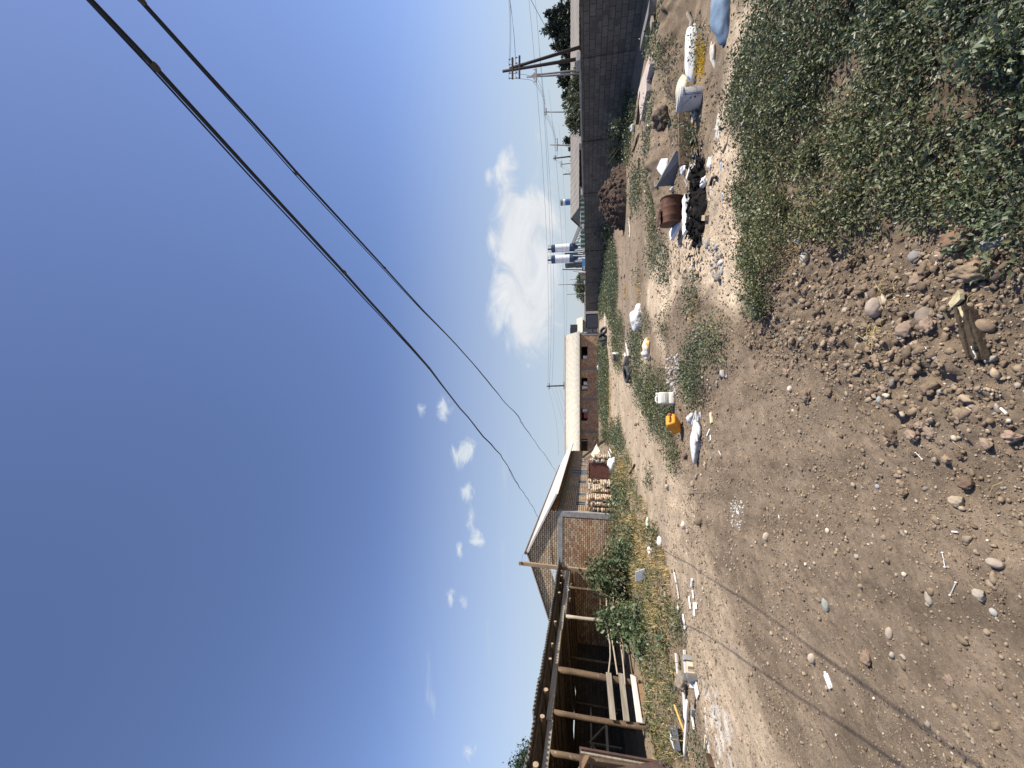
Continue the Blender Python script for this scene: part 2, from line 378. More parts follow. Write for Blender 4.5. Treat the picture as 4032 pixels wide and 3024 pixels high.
for mr, ns, colr in ((c3, n3, (3.3,3.95,4.8)), (c2, n2, (4.6,4.95,5.3)), (c1, n1, (5.1,5.2,5.35))):
    mx = wn('ShaderNodeMix', data_type='RGBA'); wl(mr, 0, mx, 0); wl(prev, 2, mx, 6)
    cr = wn('ShaderNodeValToRGB'); cr.color_ramp.elements[0].position = .3; cr.color_ramp.elements[1].position = .75
    wl(ns, 0, cr, 0); e = cr.color_ramp.elements; e[0].color = (.80,.83,.86,1); e[1].color = (1.0,1,1,1)
    mm = wn('ShaderNodeMix', data_type='RGBA', blend_type='MULTIPLY'); mm.inputs[0].default_value = 1; wl(cr, 0, mm, 6); mm.inputs[7].default_value = (*colr, 1)
    wl(mm, 2, mx, 7); prev = mx
wl(prev, 2, bg, 0); wl(bg, 0, wo, 0)
scene.view_settings.view_transform = 'Standard'; scene.view_settings.look = 'None'; scene.view_settings.exposure = .6
scene.cycles.max_bounces = 6; scene.cycles.diffuse_bounces = 3; scene.cycles.transparent_max_bounces = 12

# ================================================================ ground
def ground_colour(x, y):
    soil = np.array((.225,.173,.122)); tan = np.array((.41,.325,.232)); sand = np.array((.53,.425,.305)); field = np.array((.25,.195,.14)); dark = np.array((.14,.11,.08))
    far = np.clip(np.hypot(x, y)/10, .25, 3)
    wob = far*(.35*fbm(x/far, y/far, 1.6, 4, 21))
    def m(poly, s): return sst(-s, s, (sdf(x, y, poly)+wob)/far)[:, None]
    c = np.broadcast_to(soil, (len(x), 3)).copy()
    c = c+(field-c)*sst(10, 16, np.hypot(x, y))[:, None]
    c = c+(tan-c)*(m(ROADTAN, .4)*.9)
    for p in (SANDY, SANDY2, PALE3, PALE4): c = c+(sand-c)*m(p, .35)
    c = c+(field*.95-c)*m(FIELD, .3)*.8
    c = c+(soil*.88-c)*m(CLOD, .25)*.8
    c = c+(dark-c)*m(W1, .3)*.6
    c = c+(np.array((.24,.18,.12))-c)*m(LEFTG, .3)*.7
    u_ = x+.27*(y-2)+.25*np.sin(y*.45); st = sst(14, 5, y)*(1-sst(-.2, .3, sdf(x, y, CLOD)))*(.30*fbm(u_*5, y*.5, 1, 3, 37))
    k = (1+.30*fbm(x, y, 1.2, 4, 31)+.26*fbm(x, y, 7, 3, 35)+st)[:, None]
    # pale lime spill by the left verge
    lime = Z_(4, [(1740,1000),(1800,1300),(1880,1659),(1990,1700),(1960,1300),(1850,1100)])
    lm = (sst(.1, .35, fbm(x, y, 9, 3, 41)+.18)*sst(-.25, .25, sdf(x, y, lime)))[:, None]*.75
    lime2 = Z_(4, [(1745,1050),(1760,1250),(1790,1500),(1850,1700),(1790,1700),(1760,1400)])
    lm = np.maximum(lm, sst(-.02, .04, sdf(x, y, lime2)+.08*fbm(x, y, 6, 3, 43))[:, None]*.9)
    c = np.clip(c*k, .03, .7); c = c+(np.array((.66,.64,.60))-c)*lm
    return c
def axis(lo, hi, d0, flat, grow):
    a = [0.0]; s = d0
    while a[-1] < hi:
        if a[-1] > flat: s = d0*(1+grow*(a[-1]-flat))
        a.append(a[-1]+s)
    return a
xp = np.array(axis(0, 420, .0135, 2.2, .42)); xs = np.concatenate([-xp[::-1][:-1], xp])
yp = np.array(axis(0, 700, .0135, 2.6, .42)); yb = np.array(axis(0, 60, .05, .5, 1.0))
ys = np.concatenate([1.35-yb[::-1][:-1], 1.35+yp])
X, Y = np.meshgrid(xs, ys); xf, yf = X.ravel(), Y.ravel()
nx, ny = len(xs), len(ys)
idx = np.arange(nx*ny).reshape(ny, nx)
Fq = np.stack([idx[:-1,:-1].ravel(), idx[:-1,1:].ravel(), idx[1:,1:].ravel(), idx[1:,:-1].ravel()], 1)
t = NT('dry_earth').pbr(.95, .1)
a = t.n('ShaderNodeAttribute', attribute_name='Col')
n = t.noise(3.2, 8, .75); r = t.ramp(n, [(.25, (.72,.71,.70)), (.75, (1.25,1.26,1.27))])
c = t.mix((a, 'Color'), (r, 0), 1.0, 'MULTIPLY')
nb = t.noise(38, 6, .75); rb = t.ramp(nb, [(.3, (.72,)*3), (.72, (1.28,)*3)]); c = t.mix(c, (rb, 0), 1.0, 'MULTIPLY')
vo = t.n('ShaderNodeTexVoronoi'); vo.inputs['Scale'].default_value = 33; t.l(t.obj, 'Object', vo, 'Vector')
vr = t.ramp(vo, [(.10, (1,)*3), (.2, (0,)*3)]); sv = t.n('ShaderNodeSeparateColor'); t.l(vo, 1, sv, 0)
gt = t.n('ShaderNodeMath', operation='GREATER_THAN'); gt.inputs[1].default_value = .88; t.l(sv, 0, gt, 0)
mu = t.n('ShaderNodeMath', operation='MULTIPLY'); t.l(vr, 0, mu, 0); t.l(gt, 0, mu, 1)
c = t.mix(c, (.42,.37,.31), (mu, 0)); t.col(c)
b1 = t.noise(26, 9, .8); bp = t.bump(b1, 0, .75, .035); b2 = t.noise(120, 4, .7); t.bump(b2, 0, .4, .008, bp)
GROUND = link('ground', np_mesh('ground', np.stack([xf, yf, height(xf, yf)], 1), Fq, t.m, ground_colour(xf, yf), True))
tag(GROUND, 'bare brown earth track and yard with ruts and pale dusty patches', kind='structure')

# ================================================================ block wall
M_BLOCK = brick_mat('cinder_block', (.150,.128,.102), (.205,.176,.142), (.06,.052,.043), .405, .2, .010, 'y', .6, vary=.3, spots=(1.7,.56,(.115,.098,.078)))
M_BLOCKF = brick_mat('cinder_block_front', (.15,.145,.14), (.20,.19,.18), (.06,.06,.06), .405, .2, .012, 'x', .5, vary=.25)
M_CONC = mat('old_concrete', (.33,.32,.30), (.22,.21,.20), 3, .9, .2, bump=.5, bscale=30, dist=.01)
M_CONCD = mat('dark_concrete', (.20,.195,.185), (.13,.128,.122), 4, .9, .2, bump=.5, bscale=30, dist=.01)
M_CAP = mat('cap_concrete', (.42,.40,.37), (.30,.29,.27), 4, .9, .2, bump=.4, bscale=30)
ZB = -.28; WT = 1.88
WANG = math.atan(.0264)
wall = empty('block_wall', (wallX(0), 0, 0), 'long dark grey cinder block wall along the right side of the yard', 'wall', rz=WANG)
y0, y1 = 2.0, 57.0

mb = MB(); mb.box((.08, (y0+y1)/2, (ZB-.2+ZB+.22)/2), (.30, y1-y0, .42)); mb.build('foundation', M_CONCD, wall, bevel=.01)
k = 0
PIL = [4.73, 9.38, 14.03, 18.68, 23.5, 28.3, 33.0, 37.7, 42.4, 47.1, 51.9]
for a_, b_ in zip([y0]+PIL, PIL+[y1]):
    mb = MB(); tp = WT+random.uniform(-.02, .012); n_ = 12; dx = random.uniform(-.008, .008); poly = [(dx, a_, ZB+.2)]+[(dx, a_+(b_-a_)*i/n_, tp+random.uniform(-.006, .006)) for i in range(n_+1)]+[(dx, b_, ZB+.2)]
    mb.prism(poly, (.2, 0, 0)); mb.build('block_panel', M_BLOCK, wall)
for yy in PIL:
    mb = MB(); mb.box((.05, yy+.2, (ZB+.22+WT+.02)/2), (.2, .40, WT-ZB-.2)); p = mb.build('pilaster', M_BLOCK, wall)
    mb = MB(); mb.box((.07, yy+.2, WT+.10), (.36, .48, .16)); mb.build('cap_block', M_CAP, p, bevel=.012)
for a_, b_ in zip([y0]+[p+.44 for p in PIL], [p-.04 for p in PIL]+[y1]):
    if b_ > 14.1 and a_ < 20 or a_ > 41:
        mb = MB(); mb.box((.08, (a_+b_)/2, WT+.043), (.22, b_-a_-.02, .08)); mb.build('coping', M_CAP, wall, bevel=.008)

# ================================================================ gate at the end of the wall
M_GATE = mat('dark_gate_sheet', (.045,.05,.062), (.03,.034,.042), 2, .55, .4, bump=.15)
gate = empty('sheet_gate', (7.78, 60.0, 0), 'dark blue-grey sheet metal gate at the far end of the block wall', 'gate')
mb = MB(); mb.box((1.85, 0, .95), (2.1, .03, 1.85)); mb.build('gate_leaf', M_GATE, gate)
mb = MB(); mb.box((.42, 0, .55), (.72, .03, .8)); mb.box((.42, 0, 1.4), (.72, .03, .7)); mb.build('wicket_panel', mat('gate_panel', (.10,.11,.12)), gate)
mb = MB()
for xx in (.04, .80, 2.93): mb.box((xx, -.03, .95), (.07, .07, 1.95))
for zz in (.03, .98, 1.9): mb.box((.42, -.03, zz), (.70, .05, .06))
mb.box((1.87, -.02, 1.9), (2.1, .05, .06)); mb.build('gate_frame', mat('gate_frame_steel', (.03,.032,.036)), gate)

# ================================================================ brick barn (left)
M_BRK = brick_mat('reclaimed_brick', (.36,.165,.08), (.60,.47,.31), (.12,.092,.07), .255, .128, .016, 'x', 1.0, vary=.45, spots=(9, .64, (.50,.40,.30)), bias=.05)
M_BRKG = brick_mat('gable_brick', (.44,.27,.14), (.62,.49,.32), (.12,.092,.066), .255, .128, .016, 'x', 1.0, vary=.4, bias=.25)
M_BRK_SHADED = brick_mat('shaded_side_brick', (.26,.165,.105), (.42,.325,.22), (.09,.072,.054), .255, .128, .016, 'y', .8, vary=.35, bias=.2)  # darker than the gable brick: eave shade put into the colour
M_BRKF = brick_mat('far_brick', (.36,.19,.11), (.56,.41,.27), (.11,.085,.065), .255, .128, .016, 'x', .8, vary=.4)
M_ROOFW = mat('pale_roof_sheet', (.66,.64,.59), (.50,.48,.44), 3, .7, .3, bump=.1)
M_TIMB = mat('weathered_timber', (.19,.135,.085), (.10,.07,.045), 5, .85, .2, bump=.6, bscale=20, stretch=(1,1,1))
M_TIMD = mat('dark_timber', (.13,.085,.05), (.07,.048,.03), 5, .85, .2, bump=.5)
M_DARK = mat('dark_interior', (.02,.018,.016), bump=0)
M_GLASS = NT('old_window_glass').pbr(.6, .2); M_GLASS.col((.02,.02,.02)); M_GLASS = M_GLASS.m
BY = 24.3
barn = empty('brick_barn', (-8.0, BY, 0), 'long reclaimed brick barn with gable end, concrete frame and pale sheet roof', 'barn', rz=math.atan(.0264))
# local frame: x right, y away along the long side; origin at the right corner of the gable
SLR, SLL = .486, .345; AX, AZ = -2.72, 5.45
def gz(x): return AZ-(x-AX)*SLR if x > AX else AZ+(x-AX)*SLL
LW = 26.5
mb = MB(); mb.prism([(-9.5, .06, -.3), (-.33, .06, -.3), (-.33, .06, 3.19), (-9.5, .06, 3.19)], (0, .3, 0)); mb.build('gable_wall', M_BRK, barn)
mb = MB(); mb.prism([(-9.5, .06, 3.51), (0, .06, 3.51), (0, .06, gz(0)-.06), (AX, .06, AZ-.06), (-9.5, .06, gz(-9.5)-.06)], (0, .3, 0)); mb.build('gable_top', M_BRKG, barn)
mb = MB(); mb.box((-4.75, .2, 3.35), (9.5, .33, .318)); mb.build('concrete_beam', M_CONC, barn, bevel=.01)
mb = MB(); mb.box((-.165, .2, 1.44), (.33, .34, 3.5)); mb.build('concrete_column', M_CONC, barn, bevel=.01)
# long side wall cut into piers and lintels round its openings
OPEN = [(1.6,2.65,1.72,2.52,'w'),(4.15,4.95,1.68,2.5,'w'),(8.0,9.2,1.66,2.5,'w'),(11.4,13.8,.1,3.2,'d'),(15.6,16.6,1.68,2.55,'w'),(17.9,18.9,1.68,2.55,'w'),(20.8,21.8,1.68,2.5,'w')]
mb = MB(); cur = .37
def side(a, b, z0, z1):
    if b > a and z1 > z0: mb.box((-.16, (a+b)/2, (z0+z1)/2), (.3, b-a, z1-z0))
for (a_, b_, z0, z1, kd) in OPEN:
    side(cur, a_, -.3, 3.19); side(a_, b_, -.3, z0); side(a_, b_, z1, 3.19); cur = b_
side(cur, LW, -.3, 3.19); mb.build('side_wall', M_BRK_SHADED, barn)
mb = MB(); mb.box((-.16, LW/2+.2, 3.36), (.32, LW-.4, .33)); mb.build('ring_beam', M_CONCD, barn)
mb = MB(); mb.box((-.16, LW/2+.2, 3.82), (.26, LW-.4, .58)); mb.build('eave_wall', M_BRK_SHADED, barn)
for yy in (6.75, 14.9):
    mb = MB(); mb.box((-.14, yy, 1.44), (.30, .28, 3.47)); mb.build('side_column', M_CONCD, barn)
M_FRAME = mat('grey_window_frame', (.30,.29,.27), bump=.1); M_DOORG = mat('slate_door_paint', (.12,.14,.15), (.09,.105,.115), 3, .6, .3)
for (a_, b_, z0, z1, kd) in OPEN:
    if kd == 'w':
        mb = MB()
        for (yy, zz, dy, dz) in ((a_+.04,(z0+z1)/2,.08,z1-z0),(b_-.04,(z0+z1)/2,.08,z1-z0),((a_+b_)/2,z1-.04,b_-a_-.16,.08),((a_+b_)/2,z0+.04,b_-a_-.16,.08),((a_+b_)/2,(z0+z1)/2,.05,z1-z0-.16)):
            mb.box((-.05, yy, zz), (.08, dy, dz))
        fr = mb.build('window', M_FRAME, barn)
        mb = MB(); mb.box((-.08, (a_+b_)/2, (z0+z1)/2), (.012, b_-a_-.16, z1-z0-.16)); mb.build('pane', M_GLASS, fr)
        mb = MB(); mb.box((.02, (a_+b_)/2, z0-.05), (.12, b_-a_+.15, .08)); mb.build('sill', M_CONC, fr)
    else:
        mb = MB(); mb.box((-.10, (a_+b_)/2, (z0+z1)/2), (.05, b_-a_, z1-z0))
        for zz in (z0+.1, 1.2, 2.2, z1-.08): mb.box((-.06, (a_+b_)/2, zz), (.04, b_-a_, .10))
        for yy in (a_+.06, (a_+b_)/2, b_-.06): mb.box((-.055, yy, (z0+z1)/2), (.05, .10, z1-z0))
        mb.build('door', M_DOORG, barn)
# roof: two corrugated slopes, eave overhang to the right
def corr_sheet(mb, p0, u, v, nu, amp, per, thick=.012, nv=2):
    """u along the ridge (waves across u), v down the slope"""
    p0, u, v = Vector(p0), Vector(u), Vector(v); n = u.cross(v).normalized()
    if n.z < 0: n = -n
    Lu = u.length; vs = []; 
    for s in (0, 1):
        for j in range(nv+1):
            for i in range(nu+1):
                a = i/nu; w_ = amp*math.sin(2*math.pi*a*Lu/per)
                vs.append(p0+u*a+v*(j/nv)+n*(w_-s*thick))
    W = nu+1; K = W*(nv+1); fs = []
    for j in range(nv):
        for i in range(nu):
            q = (j*W+i, j*W+i+1, (j+1)*W+i+1, (j+1)*W+i); fs.append(q); fs.append(tuple(K+x for x in q)[::-1])
    for i in range(nu):
        fs.append((i, K+i, K+i+1, i+1)); b = nv*W; fs.append((b+i, b+i+1, K+b+i+1, K+b+i))
    for j in range(nv):
        fs.append((j*W, (j+1)*W, K+(j+1)*W, K+j*W)); b = nu; fs.append((j*W+b, K+j*W+b, K+(j+1)*W+b, (j+1)*W+b))
    mb.add(vs, fs)
EV = 1.08; OG = .09
mb = MB(); corr_sheet(mb, (AX, -OG, AZ+.03), (0, LW+OG+4, 0), (-AX+EV, 0, -SLR*(-AX+EV)), 360, .022, .2); rf = mb.build('roof', M_ROOFW, barn, True)
mb = MB(); corr_sheet(mb, (AX, -OG, AZ+.03), (0, LW+OG+4, 0), (-7.6, 0, -SLL*7.6), 360, .022, .2); mb.build('roof_slope', M_ROOFW, barn, True)
mb = MB(); mb.tube([(AX, -OG-.05, AZ+.06), (AX, LW+4, AZ+.06)], .10, 8); mb.build('ridge_cap', M_TIMD, rf)
mb = MB(); mb.bar((AX, -OG-.015, AZ-.03), (EV, -OG-.015, gz(EV)-.03), .03, .11); mb.build('bargeboard', M_ROOFW, barn)
mb = MB(); mb.bar((AX-.02, -OG-.015, AZ-.02), (-9.6, -OG-.015, gz(-9.6)-.02), .03, .06); mb.build('bargeboard', M_CONC, barn)
mb = MB(); mb.box((EV+.0, LW/2, gz(EV)-.03), (.03, LW+.1, .17)); mb.build('fascia', M_ROOFW, barn)
for i in range(24):
    yy = .15+i*1.12
    mb = MB(); mb.bar((-.2, yy, gz(-.2)-.12), (EV-.03, yy, gz(EV-.03)-.12), .06, .14); mb.build('rafter', M_TIMD, barn)
mb = MB(); mb.add([(0.0,.0,gz(0)-.035),(EV-.03,.0,gz(EV-.03)-.035),(EV-.03,LW,gz(EV-.03)-.035),(0,LW,gz(0)-.035)], [(0,1,2,3)]); mb.prism([(0.0,.0,gz(0)-.033),(EV-.03,.0,gz(EV-.03)-.033),(EV-.03,LW,gz(EV-.03)-.033)], (0,0,.005)); 
mb = MB(); mb.prism([(.0,.0,gz(0)-.045),(EV-.03,.0,gz(EV-.03)-.045),(EV-.03,0,gz(EV-.03)-.03),(0,0,gz(0)-.03)], (0,LW,0)); mb.build('soffit', M_TIMB, barn)

# ================================================================ far brick building facing the camera
FY = 60.0
fb = empty('brick_outbuilding', (7.8, FY, 0), 'far low brick building with four openings and pale corrugated roof, facing the yard', 'outbuilding', rz=0)
ZW = 2.85
holes = [(-4.0,-2.05), (-8.8,-6.86), (-11.55-1.95+.05,-11.55+.05), (-18.2,-16.25)]
holes = sorted(holes)
mb = MB(); cur = -22.0
def fw(a, b, z0, z1):
    if b > a: mb.box(((a+b)/2, .18, (z0+z1)/2), (b-a, .3, z1-z0))
for a_, b_ in holes:
    fw(cur, a_, -.3, 2.62); fw(a_, b_, -.3, 1.65); cur = b_
fw(cur, -.33, -.3, 2.62)
mb.build('front_wall', M_BRKF, fb)
mb = MB(); mb.box((-11, .18, 2.79), (22, .34, .33)); mb.build('lintel_beam', M_CONCD, fb)
for xx in (-.165, -5.45, -10.1, -15.1):
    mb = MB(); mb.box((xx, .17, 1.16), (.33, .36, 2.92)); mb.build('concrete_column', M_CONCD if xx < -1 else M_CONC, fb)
mb = MB(); mb.box((-.17, 4.2, 1.3), (.3, 7.6, 3.0)); mb.box((-11, 8.0, 1.3), (22, .3, 3.0)); mb.build('rear_walls', M_BRKF, fb)
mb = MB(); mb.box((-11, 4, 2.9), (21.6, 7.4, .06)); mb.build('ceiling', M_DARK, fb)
for a_, b_ in holes:
    mb = MB(); mb.box(((a_+b_)/2, .30, 1.66), (b_-a_, .3, .05)); s_ = mb.build('window_sill', M_CONC, fb)
mb = MB(); corr_sheet(mb, (.25, 4.6, 5.3), (-22.5, 0, 0), (0, -5.3, -2.45), 700, .035, .19); mb.build('roof', mat('asbestos_roof', (.62,.57,.47), (.47,.43,.36), 2.2, .85, .2, bump=.2, dirt=(5,.62,(.35,.32,.27))), fb, True)
mb = MB(); corr_sheet(mb, (.25, 4.6, 5.3), (-22.5, 0, 0), (0, 4.6, -2.2), 300, .035, .19); mb.build('roof_slope', M_ROOFW, fb, True)
mb = MB(); mb.prism([(-.02, .2, 2.93), (-.02, 8.2, 2.93), (-.02, 4.6, 5.2)], (-.2, 0, 0)); mb.build('gable_wall', M_BRKF, fb)
mb = MB(); mb.tube([(.3, 4.6, 5.36), (-22, 4.6, 5.36)], .09, 8); mb.build('ridge_cap', M_CAP, fb)
for i in range(46):
    xx = .1-i*.49
    mb = MB(); mb.bar((xx, -.55, 2.80), (xx, .6, 3.32), .06, .12); mb.build('rafter', M_TIMD, fb)
# stored things seen in the openings
M_WHITE = mat('white_painted', (.78,.77,.74), (.66,.65,.62), 8, .6, .3, bump=.1)
M_PINK = mat('red_cloth', (.45,.10,.12), bump=.2)
def crate(x, z0, w_, h_, label, m=M_WHITE, name='window_sash'):
    e = MB()
    for zz in (z0+.04, z0+h_-.04): e.box((x, FY+.32, zz), (w_, .06, .07))
    for xx in (x-w_/2+.04, x+w_/2-.04, x): e.box((xx, FY+.32, z0+h_/2), (.07, .05, h_-.15))
    e.box((x, FY+.345, z0+h_/2), (w_*.5, .02, h_*.8))
    return tag(e.build(name, m), label, 'window frame', 'white frames stored in the far openings')
crate(4.25-.15, 1.72, .5, .62, 'small white square frame standing in the rightmost far window opening')
crate(-.55, 1.70, .55, .8, 'white frame leaning in the far window opening below the pole')
crate(.1, 1.70, .5, .55, 'smaller white frame beside another in the second far opening from the right')
crate(-4.05, 1.70, .6, .7, 'white frame next to red cloth in the third far opening from the right')
e = MB(); e.box((-4.85, FY+.34, 1.95), (.7, .1, .5), jit=.06); tag(e.build('red_cloth', M_PINK, bevel=.03), 'red and pink cloth hanging in the third far window opening', 'cloth')
e = MB(); e.tube([(-8.7, FY+.3, 1.7), (-8.75, FY+.3, 2.55)], .04, 6); tag(e.build('white_post', M_WHITE), 'thin white post standing in the leftmost far window opening', 'post')
def B(mb, name, m, parent, **k):
    """build world-coordinate geometry as a part of an unrotated empty (or of its part)"""
    root = parent
    while root.parent: root = root.parent
    l = root.location; mb.v = [(v[0]-l.x, v[1]-l.y, v[2]-l.z) for v in mb.v]
    return mb.build(name, m, parent, **k)
def onX(sx, sy, X):
    d = ray(sx, sy); t = X/d[0]; return Vector((X, d[1]*t, EYE+d[2]*t))
def zX(n, a, b, X): return onX(*zp(n, a, b), X)
def zat(n, a, b, Y): return at(*zp(n, a, b), Y)
# ================================================================ timber shed
M_LOG = mat('bark_stripped_log', (.15,.10,.06), (.085,.058,.037), 7, .8, .25, bump=.6, bscale=18, stretch=(1,1,.25), dirt=(9,.58,(.30,.23,.16)))
M_LOGP = mat('pale_log', (.42,.36,.28), (.30,.25,.19), 7, .8, .25, bump=.5, bscale=20, stretch=(1,1,.25))
M_CUT = mat('cut_wood_end', (.46,.36,.25), (.28,.21,.145), 12, .8, .2, bump=.2)
M_PLANK = mat('grey_plank', (.33,.285,.225), (.20,.17,.13), 5, .85, .2, bump=.5, bscale=22, stretch=(1,.2,3), dirt=(6,.62,(.20,.15,.11)))
M_PLANKW = mat('bleached_plank', (.66,.63,.58), (.50,.47,.42), 5, .85, .2, bump=.4, stretch=(1,.2,3))
M_CHIP = mat('chipboard', (.30,.20,.11), (.22,.14,.08), 40, .85, .2, bump=.3)
M_ASB = mat('asbestos_sheet', (.20,.19,.175), (.12,.115,.105), 3, .9, .2, bump=.3, dirt=(7,.6,(.17,.16,.14)))
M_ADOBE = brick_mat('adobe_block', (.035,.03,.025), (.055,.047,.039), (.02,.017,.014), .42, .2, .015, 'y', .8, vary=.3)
M_FLOOR = mat('shed_floor_earth', (.10,.08,.055), (.11,.085,.06), 3, .95, .1, bump=.6)
shed = empty('timber_shed', (-8.4, 9.9, 0), 'open fronted timber pole shed with wavy asbestos roof and plank rails on the left', 'shed')
PX = -8.4
def post(Y, base_r, top_r, ztop, m, lean=(0,0), bend=.03, name='post'):
    pts = []
    for i in range(9):
        t = i/8; pts.append((PX+lean[0]*t+bend*math.sin(t*3.1+Y), Y+lean[1]*t+bend*.7*math.sin(t*4+Y*2), hz(PX, Y)-.1+t*(ztop+.1-hz(PX, Y))))
    mb = MB(); mb.tube(pts, [base_r+(top_r-base_r)*i/8 for i in range(9)], 12, jit=.05); B(mb, name, m, shed, smooth=True)
PY = {n: zX(4, a, b, PX).y for n, a, b in (('P1',665,225),('P2',650,458),('P3',590,892),('P4',560,1218),('P5',535,1535))}
post(PY['P1'], .05, .05, 2.5, M_LOG); post(PY['P2'], .065, .06, 2.42, M_LOGP, (0,.05)); post(PY['P3'], .095, .085, 2.5, M_LOG)
post(PY['P4'], .075, .06, 2.5, M_LOG, (0,.02)); post(PY['P5'], .075, .06, 2.5, M_LOG); post(6.9, .075, .06, 2.5, M_LOG); post(5.0, .075, .06, 2.5, M_LOG)
for a_, b_, s_ in ((4.2, 9.6, 0), (9.55, 13.2, .012), (13.1, 17.75, -.01)):
    mb = MB(); mb.bar((PX-.02+s_, a_, 2.575+s_), (PX-.02+s_, b_, 2.565+s_), .13, .14, jit=.012); B(mb, 'beam', M_PLANK, shed, bevel=.01)
RO = lambda x: 2.90+(x+8.1)*.070         # roof plane height
for i, (a_, b_) in enumerate(((630,135),(625,195),(615,270),(580,500),(555,675),(545,795),(510,1040),(500,1255),(465,1640))):
    p = zX(4, a_, b_, -8.08); r = (.045,.04,.05,.045,.038,.045,.062,.06,.066)[i]
    mb = MB(); z0 = RO(-8.08)-.17
    mb.tube([(-8.08, p.y, z0), (-10, p.y+.03, z0-.135), (-13, p.y-.02, z0-.34), (-16, p.y, z0-.55)], [r, r, r*.95, r*.9], 10, jit=.04); lg = B(mb, 'rafter', M_LOG, shed, smooth=False)
    mb = MB(); mb.tube([(-8.079, p.y, z0), (-8.072, p.y, z0)], r*.96, 12); B(mb, 'cut_end', M_CUT, lg)
for i in range(4):
    mb = MB(); yy = 8.0-i*1.15; z0 = RO(-8.08)-.17; mb.tube([(-8.08, yy, z0), (-16, yy, z0-.55)], .06, 8); B(mb, 'rafter', M_LOG, shed)
for xx in (-8.22, -9.6, -11.2, -12.8, -14.4):
    mb = MB(); mb.bar((xx, 4, RO(xx)-.065), (xx, 17.8, RO(xx)-.065), .055, .06, jit=.01); B(mb, 'purlin', M_TIMD, shed)
# roof in overlapping sheets, eave a little uneven
mb = MB()
yy = 17.85
for i in range(13):
    dz = random.uniform(-.012, .012); ex = random.uniform(-.05, .06)
    corr_sheet(mb, (-8.0+ex, yy, RO(-8.0+ex)+.02+dz+.012*(i % 2)), (0, -1.14, 0), (-8.2, 0, -8.2*.070), 70, .026, .128, .008, 3); yy -= 1.07
B(mb, 'roof', M_ASB, shed, smooth=False)
mb = MB(); corr_sheet(mb, (-11.3, 24.2, RO(-11.3)+.03), (0, -6.6, 0), (-5.1, 0, -5.1*.070), 260, .026, .128, .008, 3); B(mb, 'roof_end', M_ASB, shed)
for yy in (18.9, 20.4, 21.9, 23.4):
    mb = MB(); mb.tube([(-11.25, yy, RO(-11.25)-.12), (-16, yy, RO(-16)-.12)], .06, 8); B(mb, 'rafter', M_LOG, shed)
mb = MB(); A0 = at(2163, 2228, 21.5); B0 = at(2200, 2226, 18.6); C0 = at(2191, 2313, 18.3)
corr_sheet(mb, A0, C0-A0, (B0-A0), 60, .028, .2, .01, 3); B(mb, 'loose_roof_sheet', mat('new_corrugated_sheet', (.46,.48,.48), (.36,.38,.38), 4, .6, .4, bump=.1), shed)
# rear wall, end wall out of frame, floor
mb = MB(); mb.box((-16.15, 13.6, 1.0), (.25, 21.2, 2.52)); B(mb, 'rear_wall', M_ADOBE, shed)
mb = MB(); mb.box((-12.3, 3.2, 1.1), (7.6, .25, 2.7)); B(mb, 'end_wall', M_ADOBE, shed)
for (x_, y_) in ((-12.3, 9.0), (-12.2, 11.6), (-12.4, 14.4), (-12.3, 17.4), (-15.6, 12.2), (-15.6, 15.5), (-15.6, 19.0)):
    mb = MB(); mb.tube([(x_, y_, -.1), (x_+.03, y_+.02, 2.45+(x_+12.3)*.05)], .055, 8); B(mb, 'inner_post', M_TIMB, shed, smooth=True)
for (p, q) in (((-15.7,15.5,.3),(-15.7,17.2,1.55)),((-15.7,17.2,1.55),(-15.7,19,.25)),((-15.75,12.2,1.5),(-15.75,19.2,1.5)),((-15.75,12.2,.6),(-15.75,15.5,.6)),((-12.2,11.6,1.0),(-12.2,14.4,1.0)),((-15.75,13.2,.2),(-15.75,13.2,1.5)),((-15.75,17.2,.2),(-15.75,17.2,1.6))):
    mb = MB(); mb.bar(p, q, .06, .08, jit=.005); B(mb, 'brace', M_PLANK, shed)
mb = MB(); mb.bar((-8.3, 7.2, 2.3), (-8.3, 8.75, 1.65), .07, .09, jit=.005); B(mb, 'brace', M_CHIP, shed)
# rails: sawn boards between two posts, poles elsewhere
RX = -8.29
def zrail(n, a1, b1, a2, b2, w_, th, m, name='rail', ext=.06):
    p, q = zX(n, a1, b1, RX), zX(n, a2, b2, RX); d = (q-p).normalized()
    mb = MB(); mb.bar(p-d*ext, q+d*ext, th, w_, jit=.006); B(mb, name, m, shed, bevel=.004)
def pole_rail(pts, r, m=None, x=RX):
    P = [zX(4, a, b, x) for a, b in pts]; mb = MB(); mb.tube(P, [r*(1-.05*i) for i in range(len(P))], 8, jit=.08); B(mb, 'pole_rail', m or M_LOGP, shed, smooth=True)
zrail(4, 1000, 918, 1030, 1262, .15, .025, M_PLANK, 'plank'); zrail(4, 1098, 925, 1138, 1272, .15, .025, M_PLANK, 'plank')
zrail(4, 1192, 935, 1242, 1285, .14, .025, M_PLANKW, 'plank'); zrail(4, 1290, 935, 1340, 1293, .14, .03, M_PLANK, 'plank')
p, q = zX(4, 1245, 990, RX-.03), zX(4, 1290, 1250, RX-.03)
mb = MB(); mb.bar(p, q, .015, .26); B(mb, 'chipboard_panel', M_CHIP, shed)
pole_rail([(958,462),(990,560),(1010,680),(1012,780),(998,905)], .028); pole_rail([(1005,470),(1020,600),(1045,760),(1068,918)], .028)
pole_rail([(1065,488),(1085,620),(1110,780),(1128,998)], .026); pole_rail([(1110,490),(1150,680),(1185,925)], .026, M_LOG)
pole_rail([(930,60),(932,240),(935,480)], .026, M_LOG); pole_rail([(975,70),(980,250),(984,480)], .026); pole_rail([(1025,90),(1032,260),(1040,350),(1050,486)], .026)
